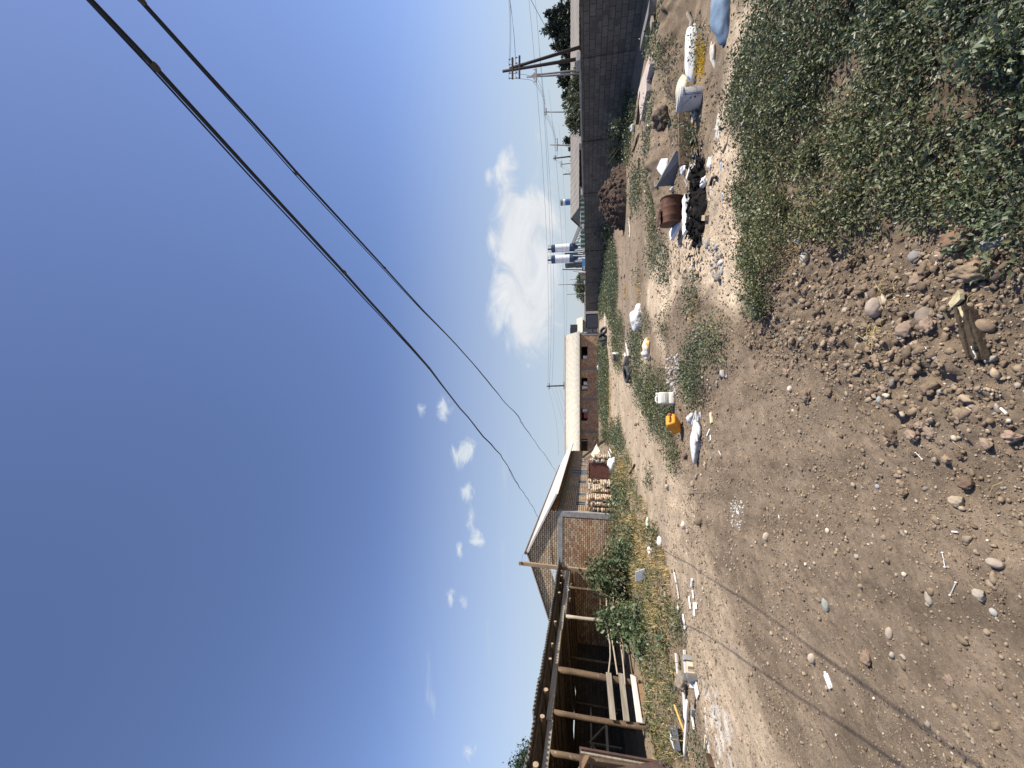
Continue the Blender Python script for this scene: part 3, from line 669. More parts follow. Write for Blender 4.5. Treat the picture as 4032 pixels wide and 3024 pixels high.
pole_rail([(1065,100),(1075,240),(1092,340),(1108,480)], .028); pole_rail([(1105,120),(1125,230),(1140,340),(1150,440)], .022)
pole_rail([(1180,915),(1220,940),(1235,985)], .03, M_LOG)
pole_rail([(905,30),(800,100),(730,90)], .02, M_TIMB, -9.0)
# ---- wire mesh panel and dark sheet at the near end of the shed
mp_ = empty('mesh_panel', (-8.05, 8.0, 0), 'rusty framed wire mesh panel standing at the near end of the timber shed', 'mesh panel')
M_RUSTD = mat('dark_rust', (.10,.06,.045), (.055,.035,.03), 9, .8, .3, bump=.4)
mb = MB(); y_a, y_b, z_a, z_b = 6.3, 8.62, .28, 1.80
mb.bar((-8.05, y_b, z_a-.25), (-8.05, y_b, z_b+.03), .05, .05, (0,1,0)); B(mb, 'frame_upright', M_RUSTD, mp_)
mb = MB(); mb.bar((-8.05, y_a, z_a-.25), (-8.05, y_a, z_b+.03), .05, .05, (0,1,0)); B(mb, 'frame_upright', M_RUSTD, mp_)
mb = MB(); mb.bar((-8.05, y_a, z_b), (-8.05, y_b, z_b), .045, .045); B(mb, 'frame_rail', M_RUSTD, mp_)
mb = MB(); mb.bar((-8.05, y_a, z_a), (-8.05, y_b, z_a), .045, .06); B(mb, 'frame_rail', M_RUSTD, mp_)
mb = MB(); mb.bar((-8.03, y_b-.11, z_a), (-8.03, y_b-.11, z_b), .03, .04, (0,1,0)); B(mb, 'frame_batten', M_PLANK, mp_)
mb = MB(); H_ = z_b-z_a; s_ = y_a-H_
while s_ < y_b:
    for sg in (1, -1):
        a0, a1 = s_, s_+H_; za, zb = (z_a, z_b) if sg > 0 else (z_b, z_a)
        ca, cb = max(a0, y_a), min(a1, y_b)
        if cb-ca > .03:
            f0, f1 = (ca-a0)/H_, (cb-a0)/H_
            mb.tube([(-8.05+.003*sg, ca, za+(zb-za)*f0), (-8.05+.003*sg, cb, za+(zb-za)*f1)], .0024, 4)
    s_ += .062
B(mb, 'wire_mesh', M_RUSTD, mp_)
mb = MB(); mb.box((-8.12, 8.1, .95), (.03, .09, 1.9)); B(mb, 'frame_batten', M_PLANK, mp_)
pts = [onX(*p, -7.72) for p in ((2372,3070),(2374,3005),(2500,2998),(2640,2990),(2650,3100))]
mb = MB(); mb.prism([(p.x-.12*(p.z), p.y, max(p.z, -.02)) for p in pts], (.02, 0, 0)); tag(mb.build('dark_sheet', M_RUSTD), 'dark rusty metal sheet leaning on edge beside the mesh panel', 'metal sheet')
mb = MB()
for (zz, yy, hh) in ((1.02, 8.23, .09), (.75, 8.24, .05)): mb.box((-8.16, yy, zz), (.05, hh, hh*1.3))
# ================================================================ square timber pole in front of the shed
sp = at(2043, 2216, 17.6)
pole = empty('timber_pole', (sp.x, 17.6, 0), 'tall square sawn timber pole at the right end of the shed, carrying thin wires', 'utility pole')
mb = MB(); mb.bar((sp.x-.12, 17.6, -.2), (sp.x, 17.6, sp.z), .15, .14, (0,1,0), jit=.008); B(mb, 'shaft', mat('sawn_pole', (.36,.27,.17), (.26,.19,.12), 5, .85, .2, bump=.4, stretch=(1,1,.2)), pole, bevel=.008)
mb = MB()
for zz in (sp.z-.12, sp.z-.16, 2.0, 2.03):
    mb.bar((sp.x-.10+zz*.02, 17.52, zz), (sp.x+.10, 17.52, zz+.01), .02, .015)
B(mb, 'wire_binding', M_RUSTD, pole)
# ================================================================ wires
KA, KB = -.404, -.282
M_WIRE = mat('black_cable', (.012,.012,.013), (.02,.02,.02), 9, .5, .4, bump=0)
M_THIN = mat('bare_conductor', (.10,.10,.105), (.14,.14,.14), 9, .5, .5, bump=0)
M_TAPE = mat('cable_tie', (.10,.085,.07), bump=0)
def wplane(pix, att, k):
    out = []
    for p in pix:
        r = ray(*p); t = (att[0]-k*att[1])/(r[0]-k*r[1]); out.append(Vector((r[0]*t, r[1]*t, EYE+r[2]*t)))
    return out
def overhead(name, label, pix, att, k, r, ties):
    P = wplane(pix, att, k)
    # carry the line on past the viewer to its next pole
    d = (P[0]-P[2]).normalized(); P = [P[0]+Vector((d.x, d.y, .10))*6.0, P[0]+Vector((d.x, d.y, .05))*1.5]+P
    Q = []                        # resample, with small irregular kinks
    for a_, b_ in zip(P[:-1], P[1:]):
        n_ = max(2, min(24, int((b_-a_).length/.22)))
        for i in range(n_):
            t = i/n_; p = a_.lerp(b_, t); amp = .008 if p.y < 3 else .03
            Q.append(p+Vector((0, 0, amp*(float(vn(np.array([p.y*1.3]), np.array([k*50]), 3)[0])+.6*float(vn(np.array([p.y*3.7]), np.array([k*50]), 4)[0])))))
    Q.append(P[-1])
    e = empty(name, Q[-1], label, 'cable')
    mb = MB(); mb.tube(Q, r, 8); B(mb, 'cable_core', M_WIRE, e, smooth=True)
    mb = MB(); mb.tube([q+Vector((r*1.0*math.sin(i*.35+k), 0, r*1.0*math.cos(i*.35)+r*3.2*max(0, math.sin(i*.21+2)))) for i, q in enumerate(Q)], r*.45, 6); B(mb, 'carrier_wire', M_WIRE, e, smooth=True)
    for tpix in ties:
        c = wplane([tpix], att, k)[0]; d = (P[3]-P[5]).normalized()
        mb = MB(); mb.tube([c-d*r*1.6, c-d*r*.5, c+d*r*.5, c+d*r*1.6], [r*1.2, r*1.45, r*1.45, r*1.2], 8); mb.tube([c, c+Vector((r*1.5,0,r*2.6)), c+Vector((r*.5,0,r*3))], r*.3, 5)
        B(mb, 'tie', M_TAPE, e)
overhead('overhead_cable', 'upper of two black twisted cables crossing the whole sky to the barn bargeboard', [(357,0),(605,258),(1000,690),(1358,1075),(1525,1260),(1690,1450),(1780,1570),(1900,1720),(1972,1790),(2040,1905),(2100,2000),(2131,2059)], at(2131,2059,24.15), KA, .0052, [(610,262),(1355,1072),(1690,1450)])
overhead('overhead_cable', 'lower of two black twisted cables crossing the sky to the eave of the barn', [(555,0),(1000,490),(1165,680),(1515,1055),(1668,1224),(1800,1360),(1980,1573),(2040,1640),(2100,1730),(2160,1812),(2201,1876)], at(2201,1876,29), KB, .0048, [(560,4),(1167,680),(1515,1055)])
def thin(name, label, pts, r=.012, sag=.0, group=None):
    P = [Vector(p) for p in pts]; Q = []
    for a_, b_ in zip(P[:-1], P[1:]):
        for i in range(10): t = i/10; Q.append(a_.lerp(b_, t)-Vector((0,0,sag*4*t*(1-t))))
    Q.append(P[-1]); mb = MB(); mb.tube(Q, r, 5); return tag(mb.build(name, M_THIN, smooth=True), label, 'wire', group)
thin('drop_wire', 'thin curled wire from the square timber pole to the barn gable', [(sp.x, 17.55, sp.z-.1), tuple(at(2058,2185,18.5)), tuple(at(2080,2175,21)), tuple(at(2120,2135,24.2))], .006, .02)
thin('drop_wire', 'pale wire hanging under the barn eave beside the long side wall', [tuple(at(2201,1876,29)), tuple(at(2218,1925,27.2)), tuple(at(2221,1955,26.4)), tuple(at(2205,2010,24.6))], .009, .03)
# ================================================================ salvaged brick stacks, rusty tank, leaning boards
M_BR1 = attr_mat('salvaged_brick', .9, .2, 14, .35, bump=.4)
BC = [np.array(c) for c in ((.54,.43,.29),(.58,.48,.33),(.47,.33,.21),(.40,.24,.14),(.62,.53,.40),(.50,.42,.30))]
def brick_pile(name, label, x0, x1, ya, yb, top, fall=0, grey=.05, pale=1.0, ground=0):
    V, Fc, C = [], [], []
    nx_ = max(1, int((x1-x0)/.27)); nz_ = int(top/.128); ny_ = max(1, int((yb-ya)/.13))
    b = ((0,1,3,2),(4,6,7,5),(0,4,5,1),(2,3,7,6),(0,2,6,4),(1,5,7,3))
    for k_ in range(nz_):
        for i in range(nx_):
            for j in range(ny_):
                inner = 0 < j < ny_-1 and 0 < i < nx_-1 and k_ < nz_-2
                if inner: continue
                f = i/max(1, nx_-1)
                if k_ > nz_*(1-fall*f)+random.uniform(-1.2, .4): continue
                if k_ > nz_-3 and random.random() < .25: continue
                cx = x0+(i+.5)*(x1-x0)/nx_+random.uniform(-.04, .04); cy = ya+(j+.5)*.13+random.uniform(-.03, .03); cz = ground+(k_+.5)*.128
                lx, ly = (.25, .12) if random.random() < .7 else (.13, .14)
                rz_ = random.gauss(0, .16); m = Matrix.Rotation(rz_, 3, 'Z') @ Matrix.Rotation(random.gauss(0, .03), 3, 'Y')
                c = (np.array((.40,.39,.38)) if random.random() < grey else random.choice(BC))*random.uniform(.75, 1.1)*pale
                n0 = len(V)
                for sx_ in (-1, 1):
                    for sy_ in (-1, 1):
                        for sz_ in (-1, 1):
                            v = m @ Vector((sx_*lx/2*random.uniform(.9, 1), sy_*ly/2*random.uniform(.92, 1), sz_*.060*random.uniform(.93, 1))); V.append((v.x+cx, v.y+cy, v.z+cz)); C.append(c)
                Fc += [tuple(q+n0 for q in f_) for f_ in b]
    o = link(name, np_mesh(name, np.array(V)-np.array((x0, ya, 0)), Fc, M_BR1, np.array(C)), None, (x0, ya, 0))
    return tag(o, label, 'brick stack', 'salvaged brick stacks')
brick_pile('brick_stack', 'tall stack of reclaimed bricks against the barn corner column', -7.97, -7.05, 24.55, 25.5, 1.8, .04, .03, ground=-.08)
brick_pile('brick_stack', 'collapsing brick stack with grey blocks left of the rusty tank', -7.03, -6.35, 25.4, 26.6, 1.75, .5, .25, ground=-.08)
brick_pile('brick_stack', 'narrow brick stack right of the rusty tank', -5.55, -4.98, 27.6, 28.3, 1.5, .1, .1, ground=-.05)
brick_pile('brick_stack', 'low pale brick row running behind the rusty tank', -7.95, -5.6, 29.2, 29.7, 1.78, .0, .05, 1.15, ground=-.05)
tank = empty('rusty_tank', (-6.05, 28.0, 0), 'rusty red-brown steel tank standing between two brick stacks', 'tank')
M_RUSTR = mat('red_rust_paint', (.165,.068,.05), (.105,.045,.035), 3, .75, .3, bump=.2, bscale=12, dirt=(6,.64,(.24,.15,.10)))
mb = MB(); mb.box((-6.1, 28.2, .78), (1.15, 1.0, 1.62)); B(mb, 'body', M_RUSTR, tank, bevel=.05)
mb = MB(); mb.box((-6.1, 28.2, 1.63), (1.22, 1.06, .05)); B(mb, 'lid', M_RUSTD, tank)
mb = MB(); mb.box((-5.6, 27.66, 1.4), (.10, .05, .06)); B(mb, 'handle', M_RUSTD, tank)
def leaner(name, label, cat, p, q, w_, th, m, up=(0,1,0)):
    mb = MB(); mb.bar(p, q, w_, th, up, jit=.01); return tag(mb.build(name, m, bevel=.004), label, cat)
leaner('leaning_board', 'long dark beam leaning from the ground up to the barn side wall', 'beam', at(2395,1722,31), at(2295,1800,33), .18, .12, M_TIMD)
leaner('leaning_board', 'grey plank leaning against the barn side wall above the pale sheet', 'plank', at(2360,1775,31.5), at(2300,1812,32.5), .22, .05, M_PLANK)
q4 = [at(*p, y) for p, y in (((2350,1748),30.2),((2363,1778),29.8),((2338,1802),30.6),((2328,1790),31))]
mb = MB(); mb.prism(q4, (.0, .03, .02)); tag(mb.build('pale_sheet', mat('cream_sheet', (.72,.68,.55), bump=.1)), 'cream sheet leaning behind the narrow brick stack', 'sheet')
# scattered debris pipes by the stacks
for (a_, b_, c_, d_, lab) in ((2395,1778,2416,1828,'thin pale pole lying in front of the narrow brick stack'),(2400,1768,2418,1800,'second pale pole lying beside the narrow brick stack'),(2385,1898,2350,1945,'white lath leaning on the collapsing brick stack')):
    p = at(a_, b_, 26.8); q = at(c_, d_, 26.0); mb = MB(); mb.tube([p, q], .03, 6); tag(mb.build('pole', M_WHITE), lab, 'pole')
# ================================================================ beyond the wall
M_FARROOF = mat('far_grey_roof', (.245,.225,.20), (.18,.165,.15), .6, .9, .2, bump=.3, bscale=3, stretch=(.25,1,1))
lh = empty('long_shed', (36, 52, 0), 'long low farm shed with weathered grey-brown roof beyond the block wall', 'long shed')
xr, xl = 23.5, 62
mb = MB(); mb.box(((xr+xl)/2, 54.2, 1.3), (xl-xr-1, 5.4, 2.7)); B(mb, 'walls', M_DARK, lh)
mb = MB(); corr_sheet(mb, (xr-.5, 54.2, 4.0), (xl-xr+1, 0, 0), (0, -3.4, -1.25), 300, .02, .9); B(mb, 'roof', M_FARROOF, lh)
mb = MB(); corr_sheet(mb, (xr-.5, 54.2, 4.0), (xl-xr+1, 0, 0), (0, 3.4, -1.25), 200, .02, .9); B(mb, 'roof_slope', M_FARROOF, lh)
mb = MB(); mb.prism([(xr-.3, 50.9, 2.75), (xr-.3, 57.5, 2.75), (xr-.3, 54.2, 3.95)], (.2, 0, 0)); B(mb, 'gable_wall', mat('far_gable_boards', (.22,.24,.22), bump=.2), lh)
# green fence
M_GRN = mat('green_fence_sheet', (.13,.18,.155), (.10,.14,.12), 2, .6, .3, bump=.1)
gf = empty('green_fence', (25, 48, 0), 'pale green corrugated metal fence showing just above the block wall', 'fence')
mb = MB(); a0 = at(2286,978,47); b0 = at(2283,735,47); corr_sheet(mb, (a0.x, 47, a0.z), (b0.x-a0.x, 0, 0), (0, .01, -a0.z), 200, .05, .55); B(mb, 'fence_sheet', M_GRN, gf)
for x_ in np.linspace(a0.x, b0.x, 6):
    mb = MB(); mb.box((x_, 47.15, 1.3), (.08, .08, 2.6)); B(mb, 'fence_post', M_CAP, gf)
# silos
M_SW = mat('silo_white', (.84,.86,.88), (.76,.78,.80), .8, .45, .4, bump=.05); M_SB = mat('silo_navy', (.035,.075,.14), (.028,.06,.115), .8, .45, .4, bump=.05)
M_SBL = mat('silo_blue', (.10,.24,.48), bump=.05); M_STEEL = mat('grey_steel', (.22,.24,.26), (.16,.17,.19), 2, .5, .4, bump=.05)
SYD = 130.0
def silo(y_c, wpx, label):
    c = at(2210, y_c, SYD); r = wpx/2/F*SYD*1.03; zt = at(2172, y_c, SYD).z; za = at(2187, y_c, SYD).z; zb = at(2243, y_c, SYD).z; zc = at(2257, y_c, SYD).z; zd = at(2270, y_c, SYD).z
    e = empty('cement_silo', (c.x, SYD, 0), label, 'silo', 'cement silos of the plant')
    mb = MB(); mb.lathe([(r, zb), (r, zb+(za-zb)*.2), (r*1.015, zb+(za-zb)*.2), (r*1.015, zb+(za-zb)*.22), (r, zb+(za-zb)*.22), (r, zb+(za-zb)*.6), (r*1.015, zb+(za-zb)*.6), (r*1.015, zb+(za-zb)*.62), (r, zb+(za-zb)*.62), (r, za)], 28, (c.x, SYD, 0)); B(mb, 'barrel', M_SW, e)
    mb = MB(); mb.lathe([(r*1.01, za), (r*1.01, zt), (r*.5, zt+.15)], 28, (c.x, SYD, 0)); B(mb, 'top_band', M_SB, e)
    mb = MB(); mb.lathe([(r*.15, zd-.6), (r*1.01, zc), (r*1.01, zb)], 28, (c.x, SYD, 0)); B(mb, 'hopper', M_SB, e)
    mb = MB(); mb.tube([(c.x-.1, SYD, zt+.1), (c.x-.1, SYD, zt+1.3)], .32, 10); B(mb, 'filter_stack', M_SB, e)
    mb = MB()
    for k_ in range(10):
        t = 2*math.pi*k_/10; mb.tube([(c.x+r*math.cos(t), SYD+r*math.sin(t), zt), (c.x+r*math.cos(t), SYD+r*math.sin(t), zt+1.0)], .04, 4)
    mb.tube([(c.x+r*math.cos(t), SYD+r*math.sin(t), zt+1.0) for t in np.linspace(0, 6.283, 16)], .04, 4, False); B(mb, 'railing', M_STEEL, e)
    for sx_ in (-1, 1):
        for sy_ in (-1, 1):
            mb = MB(); mb.tube([(c.x+sx_*r*.75, SYD+sy_*r*.75, 0), (c.x+sx_*r*.75, SYD+sy_*r*.75, zc)], .16, 6); B(mb, 'leg', M_SB, e)
    for sx_ in (-1, 1):
        mb = MB(); mb.bar((c.x-r*.75, SYD-r*.75, 2.5 if sx_ > 0 else zc), (c.x+r*.75, SYD-r*.75, zc if sx_ > 0 else 2.5), .12, .12); B(mb, 'leg_brace', M_SB, e)
    return c, r
sc1, sr = silo(977, 29, 'white and navy cement silo, right one of the pair, with a conveyor rising beside it')
sc2, sr = silo(1020, 30, 'white and navy cement silo, left one of the pair, nearest the dark box tower')
def farbox(name, label, cat, y1_, y2_, x1_, x2_, Y, dep, m, parent=None):
    a = at(x1_, y2_, Y); b = at(x2_, y1_, Y); mb = MB()
    if not parent or name == 'tower_block': b.z = 0; mb.box(((a.x+b.x)/2, Y+dep/2, (a.z+b.z)/2), (abs(b.x-a.x), dep, abs(a.z-b.z)))
    if parent: return B(mb, name, m, parent)
    return tag(mb.build(name, m), label, cat)
M_BOXD = mat('dark_plant_cladding', (.045,.05,.06), (.035,.04,.048), 1, .6, .3, bump=.05)
pt = empty('mixing_tower', (42, 133, 0), 'dark clad mixing tower block behind the pair of cement silos', 'plant tower')
farbox('tower_block', 0, 0, 992, 1005, 2223, 2284, 133, 3, M_BOXD, pt); farbox('tower_block', 0, 0, 1034, 1046, 2225, 2270, 133, 3, M_BOXD, pt)
farbox('platform', 0, 0, 1008, 1062, 2279, 2290, 132, 4, M_STEEL, pt); farbox('cabin', 0, 0, 1046, 1056, 2247, 2268, 133, 2, M_STEEL, pt)
for yy in (1040, 1052, 1061):
    a = at(2300, yy, 132); b = at(2268, yy, 132); mb = MB(); mb.tube([(a.x, 132, 0), (a.x, 132, b.z)], .15, 5); B(mb, 'column', M_STEEL, pt)
cv = empty('belt_conveyor', (48, 129, 0), 'inclined grey lattice conveyor rising to the right hand cement silo', 'conveyor')
a = at(2256, 959, 129); b = at(2292, 868, 129)
mb = MB(); mb.bar(a, b, 1.1, .9); B(mb, 'belt_cover', mat('conveyor_grey', (.36,.37,.38), bump=.05), cv)
dz_ = Vector((0, 0, -1.5)); mb = MB(); mb.bar(a+dz_, b+dz_, .15, .18)
for i in range(15): mb.bar((a+dz_*(i % 2)).lerp(b+dz_*(i % 2), i/15), (a+dz_*((i+1) % 2)).lerp(b+dz_*((i+1) % 2), (i+1)/15), .1, .1)
B(mb, 'lattice', M_BOXD, cv)
mb = MB(); m_ = a.lerp(b, .55); mb.tube([(m_.x, 129, 0), (m_.x, 129, m_.z-1.2)], .2, 6); B(mb, 'trestle', M_BOXD, cv)
c = at(2264, 793, 150); r_ = 11.5/F*150
ls = empty('banded_silo', (c.x, 150, 0), 'lone silo with blue and white bands rising behind the long grey roof', 'silo')
zt, zbm = at(2207, 793, 150).z, at(2275, 793, 150).z; hb = (zt-zbm)/7
for k_ in range(7):
    mb = MB(); z0 = zt-(k_+1)*hb; mb.lathe([(r_, z0+.04), (r_*1.0, z0+hb*.92), (r_*1.06, z0+hb*.93), (r_*1.06, z0+hb-.02)], 22, (c.x, 150, 0)); B(mb, 'band', [M_STEEL, M_SW, M_SBL, M_SBL, M_SW, M_SBL, M_SW][k_], ls)
mb = MB(); mb.lathe([(r_*.99, 0), (r_*.99, zbm)], 18, (c.x, 150, 0)); B(mb, 'skirt', M_STEEL, ls)
# small things over the wall near the plant
farbox('blue_truck_box', 'blue tarpaulin covered load showing above the block wall below the silos', 'tarpaulin', 1018, 1053, 2292, 2301, 70, 2.2, M_SBL)
farbox('kiosk', 'small grey-green shed roof above the wall beside the round tree', 'hut', 1083, 1098, 2285, 2303, 70, 2.5, M_GRN)
farbox('red_cabin', 'dull red cabin showing above the block wall beside the white posts', 'cabin', 1072, 1083, 2292, 2303, 70, 2.5, mat('dull_red', (.25,.06,.05), bump=.1))
for (xt, yt, xb, yb, Y, lab, m, r0) in ((2256,1007,2300,1007,66,'tall white post above the wall below the left silo',M_WHITE,.10),(2275,997,2298,1000,66,'short white post above the wall below the right silo',M_WHITE,.10),(2258,1067,2306,1073,66,'leaning white post on the wall left of the silos',M_WHITE,.13)):
    p = at(xt, yt, Y); q = at(xb, yb, Y); mb = MB(); mb.tube([(q.x, Y, 0), q, p], [r0, r0, r0*.8], 8); tag(mb.build('white_post', m), lab, 'post', 'white posts behind the wall')
# utility poles
M_POLE = mat('dark_tarred_pole', (.055,.045,.04), (.04,.033,.03), 3, .8, .2, bump=.2); M_POLG = mat('concrete_pole', (.26,.255,.25), (.20,.195,.19), 3, .9, .2, bump=.2)
tops = {}
def upole(key, xt, yt, yb, Y, r0, m, label, arms=(), legs=()):
    p = at(xt, yt, Y); bx = at(2300, yb, Y).x
    e = empty('utility_pole', (bx, Y, 0), label, 'utility pole', 'utility poles beyond the wall and roofs')
    mb = MB(); mb.tube([(bx, Y, -.1), (p.x, Y, p.z)], [r0*1.25, r0*.85], 10); B(mb, 'shaft', m, e, smooth=True)
    for lb in legs:
        lx = at(2300, lb, Y).x; mb = MB(); mb.tube([(lx, Y, -.1), (p.x+.1, Y-.02, p.z-.5)], [r0*1.25, r0*.85], 10); B(mb, 'strut', m, e, smooth=True)
    ins = []
    for (dz, w_) in arms:
        t = (p.z+dz)/p.z; cx = bx+(p.x-bx)*t
        mb = MB(); mb.bar((cx-w_, Y-.12, p.z+dz), (cx+w_, Y-.12, p.z+dz), .10, .12, jit=.01); ar = B(mb, 'crossarm', m, e)
        for sx_ in (-.9, -.4, .4, .9):
            mb = MB(); mb.lathe([(.012, 0), (.012, .12), (.05, .12), (.06, .2), (.03, .24)], 8, (cx+w_*sx_, Y-.12, p.z+dz+.05)); B(mb, 'insulator', M_CAP, ar); ins.append(Vector((cx+w_*sx_, Y-.12, p.z+dz+.28)))
    tops[key] = (p, ins); return e
upole('A', 1979, 281, 228, 27, .105, M_POLE, 'large dark A-frame timber pole with two crossarms rising above the wall', ((-.75,.75),(-1.25,.8)), (165,))
upole('C', 2074, 303, 298, 39, .09, M_POLG, 'grey concrete A-frame pole with bracket behind the dark A-frame pole', ((-1.0,.7),), (280,))
upole('D', 2143, 441, 449, 55, .09, M_POLG, 'slim grey pole standing in front of the feathery bushes', ((-.3,.5),))
upole('E', 2166, 570, 583, 63, .11, M_POLG, 'grey pole with short crossarm right of the small dark conifers', ((-1.2,1.0),))
upole('F', 2178, 624, 609, 69, .13, M_POLE, 'dark timber pole standing just left of the dark round conifer', ((-.4,.4),))
upole('G', 2208, 647, 637, 88, .13, M_POLG, 'shorter grey pole next to the dark timber pole', ((-.2,.7),))
upole('H', 2217, 687, 680, 97, .13, M_POLE, 'thin pole with a side strut above the long grey roof', ((-2.0,.6),), (695,))
upole('I', 2255, 730, 731, 160, .16, M_POLE, 'tiny distant pole just above the long grey roof right of the banded silo', ((-.6,1.2),))
upole('J', 2214, 1061, 1067, 66, .09, M_POLE, 'dark pole beside the leaning white post left of the silos')
upole('K', 2196, 1121, 1119, 72, .08, M_POLG, 'tallest thin pole in front of the round green tree')
upole('L', 2244, 1101, 1100, 85, .08, M_POLG, 'short thin pole behind the right side of the round green tree')
upole('M', 2232, 1159, 1155, 72, .08, M_POLG, 'thin pole at the left edge of the round green tree')
upole('N', 2153, 1521, 1513, 75, .16, M_POLE, 'lone dark pole rising behind the roof of the far brick outbuilding', ((-.5,.6),(-3.4,.7)))
upole('O', 2246, 1312, 1312, 76, .08, M_POLG, 'very thin pole behind the right end of the outbuilding roof')
pN = tops['N'][0]; GW = 'thin overhead lines strung between the poles'
for (d1, x2, y2, Y2) in ((-.2, 2068, 0, 40), (-.5, 2100, 60, 42), (-1.0, 2120, 300, 46), (-3.2, 2160, 500, 60), (-3.4, 2200, 640, 80)):
    thin('overhead_wire', 'long thin line running high over the wall from the lone pole behind the outbuilding', [pN+Vector((.3, 0, d1)), at(x2, y2-150, Y2)], .017, 1.0, 'lines from the lone pole')
for i, (x2, y2) in enumerate(((2200,1790),(2235,1800),(2250,1840),(2262,1860),(2290,1800))):
    thin('overhead_wire', 'thin line sagging from the lone pole down towards the barn roof', [pN+Vector((-.3, 0, -.2-.75*i)), at(x2, y2, 62)], .017, .5, 'lines towards the barn')
for ka, kb, n_ in (('A','C',2),('C','D',3),('D','E',3),('E','F',2),('F','G',2),('G','H',3),('H','I',2)):
    ia, ib = tops[ka][1], tops[kb][1]
    for q in range(n_): thin('overhead_wire', 'thin line strung between the poles standing beyond the wall', [ia[q % len(ia)], ib[q % len(ib)]], .014, .5, GW)
for q in range(4): thin('overhead_wire', 'thin line running from the dark A-frame pole out of frame', [tops['A'][1][q*2], at(2040-12*q-60, -260, 22)], .010, .3, 'lines from the A-frame pole')
thin('guy_wire', 'stay wire slanting from high up across the dark conifers on the right', [at(2080,-20,34), at(2225,250,40)], .022, .0)
# house with chimney behind the gate
M_ROOFH = mat('house_roof', (.62,.58,.48), bump=.2)
hs = empty('small_house', (9.0, 72, 0), 'small house with light roof and dark chimney stacks behind the sheet gate', 'house')
a = at(2273, 1298, 72); b = at(2300, 1258, 72)
mb = MB(); mb.box(((a.x+b.x)/2, 74, 1.3), (abs(b.x-a.x), 3, 2.7)); B(mb, 'walls', M_CONC, hs)
mb = MB(); zr = at(2282, 1280, 72).z; ze = at(2294, 1280, 72).z; mb.prism([(b.x+.5, 71.8, ze), (b.x+.5, 74, zr+.6), (b.x+.5, 76.3, ze)], (a.x-b.x-1.0, 0, 0)); B(mb, 'roof', M_ROOFH, hs)
for yy, x_ in ((1300, 2262), (1284, 2263)):
    p = at(x_, yy, 73); mb = MB(); mb.box((p.x, 74, (p.z+2.5)/2+.6), (.8, .7, p.z-2)); ch = B(mb, 'chimney', M_BOXD, hs)
farbox('pale_wall', 'pale low wall rising just above the far end of the block wall', 'wall', 1160, 1265, 2301, 2304, 66, .2, M_CAP)
# ================================================================ vegetation
M_LEAF = attr_mat('weed_leaf', .45, .45, 60, .25, trans=.22)
M_GRASS = attr_mat('dry_grass_blade', .7, .3, 20, .25, trans=.2)
M_STEM = mat('green_stem', (.12,.14,.06), (.16,.12,.06), 20, .8, .2, bump=.1)
M_BARK = mat('bark', (.13,.10,.075), (.08,.065,.05), 8, .95, .1, bump=.7)
def rnd(n, a, b): return rng.uniform(a, b, n)
def pick(cols, n, w=None):
    c = np.array(cols); return c[rng.choice(len(c), n, p=w)]*rnd(n, .7, 1.25)[:, None]
def leaf_geo(P, A, Ln, Wd, fold=.25, droop=.15):
    """folded lance shaped leaves: P base, A axis (unit), returns V, tri faces"""
    n = len(P); up = rng.normal(size=(n, 3)); up[:, 2] += 1.2
    S = np.cross(A, up); S /= np.linalg.norm(S, axis=1)[:, None]+1e-9
    N = np.cross(S, A)
    Ln = Ln[:, None]; Wd = Wd[:, None]
    mid = P+A*Ln*.45
    v = np.stack([P, mid+S*Wd*.5+N*Wd*fold, P+A*Ln-np.array((0,0,1))*Ln*droop, mid-S*Wd*.5+N*Wd*fold], 1).reshape(-1, 3)
    b = np.arange(n)[:, None]*4
    f = np.stack([b+np.array((0,1,2)), b+np.array((0,2,3))], 1).reshape(-1, 3)
    return v, f
def sample_poly(poly, dens, dmax, wob=.25, wf=1.2, seed=0, edge=0.0):
    p = np.array(poly); lo, hi = p.min(0)-.3, p.max(0)+.3
    hi = np.minimum(hi, (16, 75)); lo = np.maximum(lo, (-14, -.6))
    n = int((hi[0]-lo[0])*(hi[1]-lo[1])*dmax); n = min(n, 120000)
    x, y = rnd(n, lo[0], hi[0]), rnd(n, lo[1], hi[1])
    d = dens(x, y)/dmax*(1 if n < 120000 else 1)
    k = rng.random(n) < d; x, y = x[k], y[k]
    far = np.clip(np.hypot(x, y)/6, .5, 2.5)
    k = sdf(x, y, poly)+wob*far*fbm(x/far, y/far, wf, 3, seed+60) > edge
    return x[k], y[k]
def plants(x, y, hgt, rad, nl, ls, cols, w=None, up=.5):
    cnt = np.maximum(nl.astype(int), 3); i = np.repeat(np.arange(len(x)), cnt); n = len(i)
    t = rnd(n, 0, 6.283); r = np.sqrt(rng.random(n))
    R_ = rad[i]*r; z = rng.random(n)**.8*hgt[i]*(1-.55*r*r)
    px, py = x[i]+R_*np.cos(t), y[i]+R_*np.sin(t)
    P = np.stack([px, py, height(px, py)+z+.004], 1)
    A = np.stack([np.cos(t)*(.35+r), np.sin(t)*(.35+r), up*rnd(n, -.3, 1.6)], 1)+rng.normal(size=(n, 3))*.45
    A /= np.linalg.norm(A, axis=1)[:, None]
    L_ = ls[i]*rnd(n, .6, 1.35); v, f = leaf_geo(P, A, L_, L_*rnd(n, .34, .58))
    hue = 1+np.stack([.55*fbm(x, y, .8, 2, 81), .25*fbm(x, y, .8, 2, 81), .1*fbm(x, y, 1.5, 2, 82)], 1)
    c = np.repeat(pick(cols, n, w)*np.repeat(hue*rnd(len(x), .75, 1.25)[:, None], cnt, 0), 4, 0)
    return v, f, c
def join(parts):
    V, F_, C = [], [], []; o = 0
    for v, f, c in parts: V.append(v); F_.append(f+o); C.append(c); o += len(v)
    return np.concatenate(V), np.concatenate(F_), np.concatenate(C)
